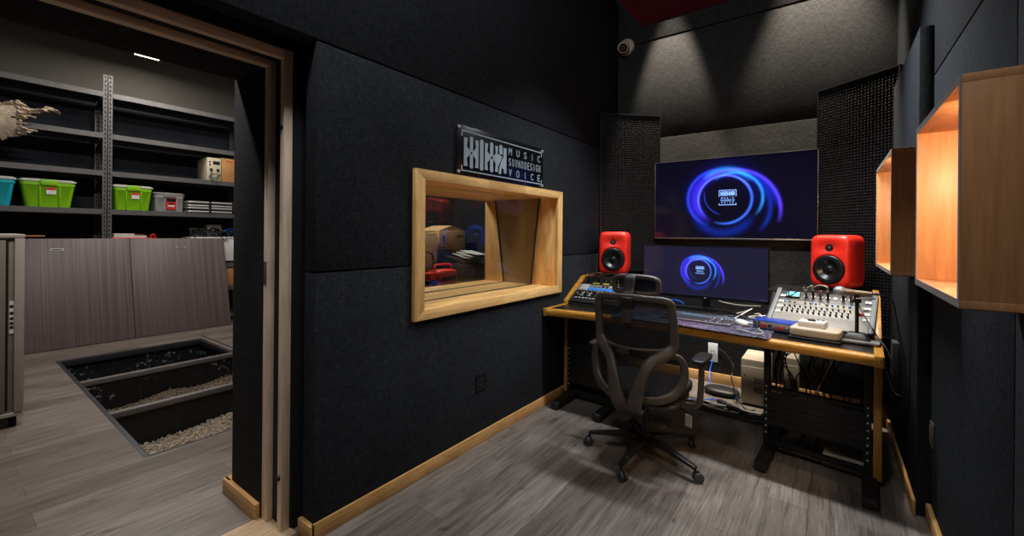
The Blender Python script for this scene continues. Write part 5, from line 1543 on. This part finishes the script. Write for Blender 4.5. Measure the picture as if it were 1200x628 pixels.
for k, (x, y) in enumerate(((-0.66, 3.72), (-0.60, 3.76), (-0.54, 3.68))):
    tag(MB().sweep([(x - .07, y + .1, .846), (x, y, .856), (x + .05, y - .03, .846), (x + .12, y + .04, .846)], 0.007, sub=6, n=7).build('plug_cable', 'cable_black'), 'short black cable with plug lying between keyboard and monitor', 'cable', 'short cables behind the keyboard')

# ------------------------------------------------------------------ under the desk
def tower(x0, x1, y0, y1, h, label):
    t = thing('computer_tower', label, 'computer', ((x0 + x1) / 2, (y0 + y1) / 2, 0.012))
    MB().box(x0, x1, y0, y1, 0.014, h).build('casing', 'beige_plastic', t, bevel=0.008)
    MB().box(x0 + .002, x1 - .002, y0 - 0.006, y0, 0.02, h - 0.06).build('front_panel', 'beige_plastic', t, bevel=0.004)
    for zz in (0.12, 0.20):
        for k in range(6): MB().box(x0 + (x1 - x0) * .5 + k * 0.012 * (x1 - x0) / 0.2, x0 + (x1 - x0) * .5 + (k * 0.012 + 0.006) * (x1 - x0) / 0.2, y0 - 0.0075, y0 - 0.006, zz, zz + 0.05).build('vent_slot', 'black_gap', t)
    MB().cyl((x0 + 0.03, y0 - 0.006, h - 0.14), (x0 + 0.03, y0 - 0.010, h - 0.14), 0.008, 12).build('power_button', 'grey_plastic', t)
    for x in (x0 + 0.02, x1 - 0.02):
        for y in (y0 + .03, y1 - .03): MB().box(x - .012, x + .012, y - .012, y + .012, 0, 0.015).build('foot', 'rubber', t)
tower(-0.62, -0.42, 4.22, 4.60, 0.40, 'beige computer tower on the floor beside the rack under the desk')
tower(-0.31, -0.21, 4.32, 4.60, 0.44, 'pale computer tower behind the right rack under the desk')
t = thing('floor_box', 'long pale box on the floor below the right rack panels', 'device', (0.1, 3.46, 0), R(-7))
MB().box(-0.125, 0.115, -0.05, 0.10, 0.004, 0.085).build('casing', 'beige_plastic', t, bevel=0.006, local=True)
MB().box(-0.127, 0.117, -0.053, 0.0, 0.0, 0.03).build('base', 'beige_plastic', t, bevel=0.004, local=True)
t = thing('power_strip', 'long black power strip on the floor under the desk', 'power strip', (-0.66, 4.03, 0.0), R(-38))
MB().box(-0.15, 0.15, -0.022, 0.022, 0.0, 0.035).build('body', 'desk_metal', t, bevel=0.005, local=True)
for k in range(2): MB().box(-0.05 + k * .12, -0.038 + k * .12, -0.006, 0.006, 0.035, 0.038).build('power_light', 'pad_blue', t, local=True)
tag(MB().obox((-0.19, 3.52, 0.05), (0.16, 0.08, 0.05), (0, 0, R(15))).build('power_adapter', 'black_plastic', bevel=0.01), 'black power adapter lying on the floor behind the rack panels', 'power adapter')
# (adapter rests on its cable coil)
tag(MB().sweep([(-0.937, 4.645, 0.22), (-0.95, 4.60, 0.13), (-0.93, 4.5, 0.05), (-0.85, 4.40, 0.03), (-0.72, 4.33, 0.012), (-0.66, 4.30, 0.012), (-0.70, 4.42, 0.02), (-0.82, 4.50, 0.03), (-0.90, 4.45, 0.02)], 0.006, sub=8, n=7).build('network_cable', 'cable_blue'), 'blue cable dropping from the white wall plate and looping on the floor', 'cable')
tag(MB().sweep([(-0.89, 4.64, 0.36), (-0.80, 4.62, 0.30), (-0.74, 4.58, 0.22), (-0.74, 4.5, 0.12), (-0.62, 4.12, 0.06), (-0.55, 4.05, 0.02), (-0.50, 4.10, 0.012)], 0.006, sub=8, n=7).build('power_cable', 'cable_black'), 'black cable curving down the back wall beside the white plate', 'cable')
tag(MB().super((-0.80, 4.36, 0.035), (0.15, 0.10, 0.035), 2.4, 8).build('cable_bag', 'desk_metal'), 'dark soft bundle lying on the floor by the back wall under the desk', 'bag')
tag(MB().sweep([(-1.00, 4.02, 0.010), (-0.92, 4.06, 0.010), (-0.86, 4.10, 0.02), (-0.80, 4.16, 0.012)], 0.006, sub=7, n=7).build('network_cable', 'cable_blue'), 'short blue cable on the floor right of the chair armrest', 'cable')
for k in range(7):
    y = 3.86 + 0.035 * k
    tag(MB().sweep([(-1.15 - .02 * k, y + 0.10, 0.012 + .006 * (k % 3)), (-0.95, y + 0.03 * math.sin(k * 2), 0.012 + .006 * ((k + 1) % 3)), (-0.70, y - 0.03, 0.014), (-0.45, y - 0.02 * math.cos(k), 0.012 + .005 * (k % 2)), (-0.25, y + .02, 0.012)], 0.005 if k % 3 else 0.007, sub=7, n=6).build('floor_cable', 'cable_black' if k != 3 else 'cable_white'), 'black cable running along the floor under the desk' if k != 3 else 'pale cable running along the floor among the black ones under the desk', 'cable', 'cables along the floor under the desk' if k != 3 else None)
rnd = random.Random(11)
for k in range(26):
    s0 = 0.13 + 0.46 * (k / 25) if k > 11 else 0.12 + 0.16 * rnd.random(); t0 = 0.48 + 0.35 * rnd.random()
    s1 = min(0.60, max(0.12, s0 + rnd.uniform(-0.14, 0.14))); sm = min(0.6, max(0.12, (s0 + s1) / 2 + rnd.uniform(-0.09, 0.09)))
    beige = k in (15, 17, 21)
    tag(MB().sweep([W(s0, t0, 0.785), W(s0 + rnd.uniform(-.02, .02), t0 + .01, 0.70), W(sm, t0 + rnd.uniform(-.05, .05), 0.56), W(s1, t0 + rnd.uniform(-.05, .05), 0.42), W(s1 + .02, t0, 0.25), W(s1 - 0.03, t0 + .02, 0.03)], 0.006 if beige else rnd.uniform(0.003, 0.0055), sub=6, n=6).build('hanging_cable', 'cable_beige' if beige else 'cable_black'),
        'beige cable hanging from the desk behind the right rack panels' if beige else 'black cable hanging from the desk behind the right rack panels', 'cable', 'beige cables hanging behind the rack' if beige else 'black cables hanging behind the rack')
for k in range(6):
    tag(MB().sweep([W(.14 + .07 * k, .55, 0.012), W(.20 + .07 * k, .42, 0.05 + .02 * (k % 2)), W(.27 + .06 * k, .46, 0.06), W(.30 + .05 * k, .62, 0.012)], 0.005, sub=6, n=6).build('floor_cable', 'cable_black'), 'black cable lying on the floor behind the right rack panels', 'cable', 'floor cables behind the rack')
tag(MB().box(-0.10, -0.01, 3.60, 3.72, 0.72, 0.784).build('power_adapter', 'black_plastic', bevel=0.008), 'black adapter fixed under the desktop above the hanging cables', 'power adapter')

# ------------------------------------------------------------------ office chair
t = thing('office_chair', 'dark mesh office chair with headrest standing at the desk', 'chair', (-0.985, 2.845, 0), R(0))
hub = MB(); hub.lathe([(0.0, 0.065), (0.034, 0.065), (0.045, 0.085), (0.045, 0.135), (0.032, 0.15), (0, 0.15)], None, 22)
hub = hub.build('base_hub', 'chair_dark', t, local=True)
for k in range(5):
    a = R(-165 + 72 * k); dx, dy = math.cos(a), math.sin(a)
    lg = MB(); lg.sweep([(0.02 * dx, 0.02 * dy, 0.118), (0.12 * dx, 0.12 * dy, 0.120), (0.28 * dx, 0.28 * dy, 0.100), (0.375 * dx, 0.375 * dy, 0.085)], [(0.032, 0.024), (0.028, 0.020), (0.021, 0.014), (0.017, 0.011)], sub=5, n=10, ref=(0, 0, 1), sq=3.5)
    lg.build('base_leg', 'chair_dark', t, local=True)
    cx, cy = 0.372 * dx, 0.372 * dy
    b_ = a + R(60)
    ex, ey = math.cos(b_), math.sin(b_)
    c = MB(); c.cyl((cx, cy, 0.05), (cx, cy, 0.088), 0.009, 10); c.sweep([(cx - .0 * ex, cy, 0.062), (cx + 0.016 * ex, cy + 0.016 * ey, 0.058), (cx + 0.030 * ex, cy + 0.030 * ey, 0.035)], [(0.010, 0.010), (0.012, 0.012), (0.008, 0.008)], sub=4, n=8)
    c = c.build('caster', 'chair_dark', t, local=True)
    nx, ny = -ey, ex
    for s_ in (-1, 1):
        p0 = Vector((cx + 0.018 * ex + nx * 0.006 * s_, cy + 0.018 * ey + ny * 0.006 * s_, 0.030)); p1 = p0 + Vector((nx, ny, 0)) * 0.017 * s_
        wm = MB(); wm.cyl(p0, p1, 0.030, 22)
        wm.build('wheel', 'wheel_grey', c, local=True, bevel=0.003)
MB().cyl((0, 0, 0.14), (0, 0, 0.30), 0.026, 18).cyl((0, 0, 0.28), (0, 0, 0.38), 0.018, 16).build('gas_lift', 'black_plastic', t, local=True)
MB().box(-0.085, 0.085, -0.13, 0.12, 0.365, 0.415).box(-0.15, 0.15, -0.05, 0.05, 0.385, 0.405).build('mechanism', 'chair_dark', t, bevel=0.012, local=True)
lv = MB().sweep([(0.08, 0.02, 0.375), (0.20, 0.02, 0.365), (0.27, 0.03, 0.345)], 0.007, sub=5, n=8).build('lever', 'black_plastic', t, local=True)
MB().obox((0.275, 0.0, 0.30), (0.004, 0.045, 0.075), (0, 0, R(70))).build('hang_tag', 'label_white', lv, local=True)
def seatdent(q):
    z = q.z
    if q.y > 0.1: z -= 0.10 * (q.y - 0.1)
    z += 0.018 * (abs(q.x) / 0.25) ** 2.5
    return Vector((q.x * (1 - 0.12 * max(0, -q.y) / 0.25), q.y, z))
MB().super((0, 0.03, 0.462), (0.265, 0.258, 0.055), 3.6, 18, None, seatdent).build('seat', 'chair_seat', t, local=True)
MB().super((0, 0.03, 0.410), (0.245, 0.232, 0.022), 4, 12).build('seat_pan', 'chair_plastic', t, local=True)
# back frame: the upper hoop and the two arms that run together below
hoop = [(-0.234, -0.200, 0.805), (-0.240, -0.215, 0.91), (-0.236, -0.238, 1.02), (-0.218, -0.250, 1.072), (-0.10, -0.272, 1.084), (0.0, -0.280, 1.086), (0.10, -0.272, 1.084), (0.218, -0.250, 1.072), (0.236, -0.238, 1.02), (0.240, -0.215, 0.91), (0.234, -0.200, 0.805), (0.19, -0.225, 0.775), (0.09, -0.268, 0.772), (0.0, -0.280, 0.770), (-0.09, -0.268, 0.772), (-0.19, -0.225, 0.775)]
hr_ = [(a * 1.25, b * 1.15) for a, b in [(.020, .014), (.020, .013), (.019, .012), (.018, .012), (.015, .012), (.015, .012), (.015, .012), (.018, .012), (.019, .012), (.020, .013), (.020, .014), (.012, .010), (.007, .009), (.006, .009), (.007, .009), (.012, .010)]]
bf = MB(); bf.sweep(hoop, hr_, sub=6, n=12, ref=(0, 1, 0), closed=True, sq=3.0)
for s_ in (-1, 1):
    bf.sweep([(s_ * 0.238, -0.208, 0.86), (s_ * 0.236, -0.203, 0.802), (s_ * 0.200, -0.232, 0.752), (s_ * 0.130, -0.292, 0.705), (s_ * 0.092, -0.330, 0.620), (s_ * 0.066, -0.345, 0.520), (s_ * 0.044, -0.330, 0.440), (s_ * 0.030, -0.27, 0.390), (s_ * 0.025, -0.14, 0.385)],
             [(.026, .014), (.031, .016), (.035, .018), (.033, .019), (.033, .020), (.042, .021), (.048, .022), (.045, .020), (.040, .018)], sub=7, n=12, ref=(0, 1, 0), sq=3.0)
bf.build('back_frame', 'chair_plastic', t, local=True, angle=60)
def net(name, pts, parent):
    m = MB(); rows = [m.verts(r_) for r_ in pts]
    for a, b in zip(rows, rows[1:]):
        for i in range(len(a) - 1): m.face([a[i], a[i + 1], b[i + 1], b[i]])
    return m.build(name, 'chair_mesh', parent, local=True)
rows = []
for j in range(9):
    v = j / 8; z = 0.772 + v * 0.305; hw = 0.205 + 0.02 * math.sin(math.pi * v)
    rows.append([(hw * u, -0.280 + (0.075 - 0.045 * v) * abs(u) ** 2 + 0.012 * math.sin(math.pi * v), z) for u in [q / 6 - 1 for q in range(13)]])
net('back_mesh', rows, t)
lum = [(0.085, -0.290, 0.475), (0.17, -0.255, 0.480), (0.245, -0.205, 0.520), (0.285, -0.170, 0.600), (0.288, -0.165, 0.680), (0.262, -0.185, 0.735), (0.215, -0.215, 0.742)]
for s_ in (-1, 1):
    MB().sweep([(s_ * x, y, z) for x, y, z in lum], [(.022, .012), (.026, .013), (.027, .013), (.026, .013), (.024, .012), (.020, .011), (.016, .010)], sub=7, n=10, sq=3.0).build('lumbar_loop', 'chair_plastic', t, local=True, angle=60)
rows = []
for j in range(7):
    v = j / 6; z = 0.485 + v * 0.25
    rows.append([(0.27 * u, -0.292 + 0.115 * abs(u) ** 1.8 + 0.03 * math.sin(math.pi * v), z) for u in [q / 6 - 1 for q in range(13)]])
net('lumbar_mesh', rows, t)
# headrest ring with strap
hx, hy, hz = -0.006, -0.205, 1.150
ring = []
for k in range(20):
    a = 2 * math.pi * k / 20; ca, sa = math.cos(a), math.sin(a)
    ux = math.copysign(abs(ca) ** 0.45, ca); uz = math.copysign(abs(sa) ** 0.45, sa)
    ring.append((hx + 0.143 * ux, hy + 0.028 * ux * ux, hz + 0.052 * uz + 0.006 * (1 - ux * ux)))
hd_ = MB(); hd_.sweep(ring, (0.016, 0.024), sub=3, n=10, closed=True, sq=3.0)
hd_ = hd_.build('headrest_frame', 'chair_plastic', t, local=True, angle=60)
rows = [[(hx + 0.125 * u, hy + 0.022 + 0.028 * u * u, hz + v) for u in [q / 4 - 1 for q in range(9)]] for v in (-0.048, 0.0, 0.048)]
net('headrest_mesh', rows, hd_)
MB().sweep([(0.0 - 0.02, -0.180, 1.19), (-0.02, -0.205, 1.212), (-0.02, -0.245, 1.205), (-0.02, -0.262, 1.14), (-0.02, -0.292, 1.075), (-0.02, -0.300, 1.04), (-0.02, -0.298, 0.93)], (0.034, 0.006), sub=7, n=10, ref=(0, 1, 0.001), sq=6.0).build('headrest_strap', 'chair_strap', t, local=True, angle=60)
MB().box(-0.056, 0.016, -0.312, -0.27, 1.015, 1.085).build('strap_clip', 'chair_dark', t, bevel=0.006, local=True)
for s_ in (-1, 1):
    am = MB().sweep([(s_ * 0.20, -0.02, 0.405), (s_ * 0.29, -0.01, 0.400), (s_ * 0.335, 0.0, 0.425), (s_ * 0.345, 0.0, 0.50), (s_ * 0.350, 0.005, 0.685)], [(.022, .012), (.022, .012), (.020, .013), (.019, .014), (.017, .013)], sub=6, n=10, ref=(0, 1, 0), sq=3.5).build('armrest_post', 'chair_plastic', t, local=True)
    MB().super((s_ * 0.345, 0.03, 0.700), (0.045, 0.125, 0.016), 4, 12).build('armrest_pad', 'chair_dark', t, local=True)

# ------------------------------------------------------------------ light and camera
def light(name, kind, loc, energy, color=(1, 1, 1), target=None, **kw):
    L_ = bpy.data.lights.new(name, kind); L_.energy = energy; L_.color = color
    for k, v in kw.items(): setattr(L_, k, v)
    o = bpy.data.objects.new(name, L_); COL.objects.link(o); o.location = loc
    if target is not None:
        o.rotation_euler = (Vector(target) - Vector(loc)).to_track_quat('-Z', 'Y').to_euler()
    return o
COOL, WARM, NEUT = (0.93, 0.97, 1.0), (1.0, 0.74, 0.48), (1.0, 0.9, 0.76)
# wall washers behind the hung panel
light('wall_washer', 'SPOT', (-1.38, 4.36, 4.75), 1000, NEUT, (-1.38, 4.62, 1.6), spot_size=R(30), spot_blend=0.55, shadow_soft_size=0.03)
light('wall_washer', 'SPOT', (-0.12, 4.36, 4.75), 900, NEUT, (-0.06, 4.62, 1.6), spot_size=R(44), spot_blend=0.7, shadow_soft_size=0.03)
# downlight in the hung panel; two unseen fill lamps added near the door
light('downlight_and_fill', 'AREA', (-0.55, 3.17, 3.19), 48, COOL, (-0.55, 3.0, 0), shape='RECTANGLE', size=1.4, size_y=0.05, spread=R(118))
for (x, y) in ((-1.0, 0.9), (-1.0, -0.6)):
    light('downlight_and_fill', 'AREA', (x, y, 4.8), 52, COOL, (x, y, 0), shape='DISK', size=0.6)
# small lamps at the near end inside the box shelves
light('shelf_strip', 'AREA', (0.29, 1.37, 1.75), 5.5, WARM, (0.40, 1.55, 1.55), shape='DISK', size=0.04)
light('shelf_strip', 'AREA', (0.29, 2.67, 1.80), 6, WARM, (0.40, 2.9, 1.6), shape='DISK', size=0.04)
# lamp at the storage fixture, two unseen storage fills added, booth lamp
light('storage_lamp_and_fill', 'AREA', (-7.25, 1.84, 3.98), 45, (1, 0.93, 0.86), (-7.25, 1.84, 0), shape='RECTANGLE', size=1.4, size_y=0.25)
light('storage_lamp_and_fill', 'AREA', (-3.7, 0.7, 4.1), 95, (1, 0.95, 0.9), (-3.9, 0.7, 0), shape='RECTANGLE', size=1.4, size_y=0.25)
light('storage_lamp_and_fill', 'AREA', (-5.6, 2.6, 4.1), 40, (1, 0.95, 0.9), (-5.9, 2.6, 0), shape='RECTANGLE', size=1.4, size_y=0.25)
light('booth_lamp', 'AREA', (-3.5, 2.9, 2.95), 40, (1, 0.95, 0.88), (-3.4, 2.9, 0), shape='DISK', size=0.5)

wd = bpy.data.worlds.new('World'); SC.world = wd; wd.use_nodes = True
wd.node_tree.nodes['Background'].inputs[0].default_value = (0.05, 0.05, 0.055, 1)

F_ = 503.0; YAW = R(36.56); ROLL = R(0.5); CYH = 274.0
cam = bpy.data.cameras.new('camera'); co = bpy.data.objects.new('camera', cam); COL.objects.link(co)
cam.sensor_fit = 'HORIZONTAL'; cam.sensor_width = 36.0; cam.lens = F_ / 1200 * 36.0
cam.shift_x = 0.0; cam.shift_y = (CYH - 314) / 1200
cam.clip_start = 0.02; cam.clip_end = 60
co.matrix_world = Matrix.Translation((0, 0, 1.47)) @ Matrix.Rotation(YAW, 4, 'Z') @ Matrix.Rotation(R(90), 4, 'X') @ Matrix.Rotation(ROLL, 4, 'Z')
SC.camera = co
SC.view_settings.view_transform = 'Standard'; SC.view_settings.look = 'None'; SC.view_settings.gamma = 1.0
SC.view_settings.use_curve_mapping = False; SC.view_settings.exposure = 0.0
SC.cycles.use_denoising = True
SC.cycles.max_bounces = 8; SC.cycles.diffuse_bounces = 4; SC.cycles.sample_clamp_indirect = 4.0
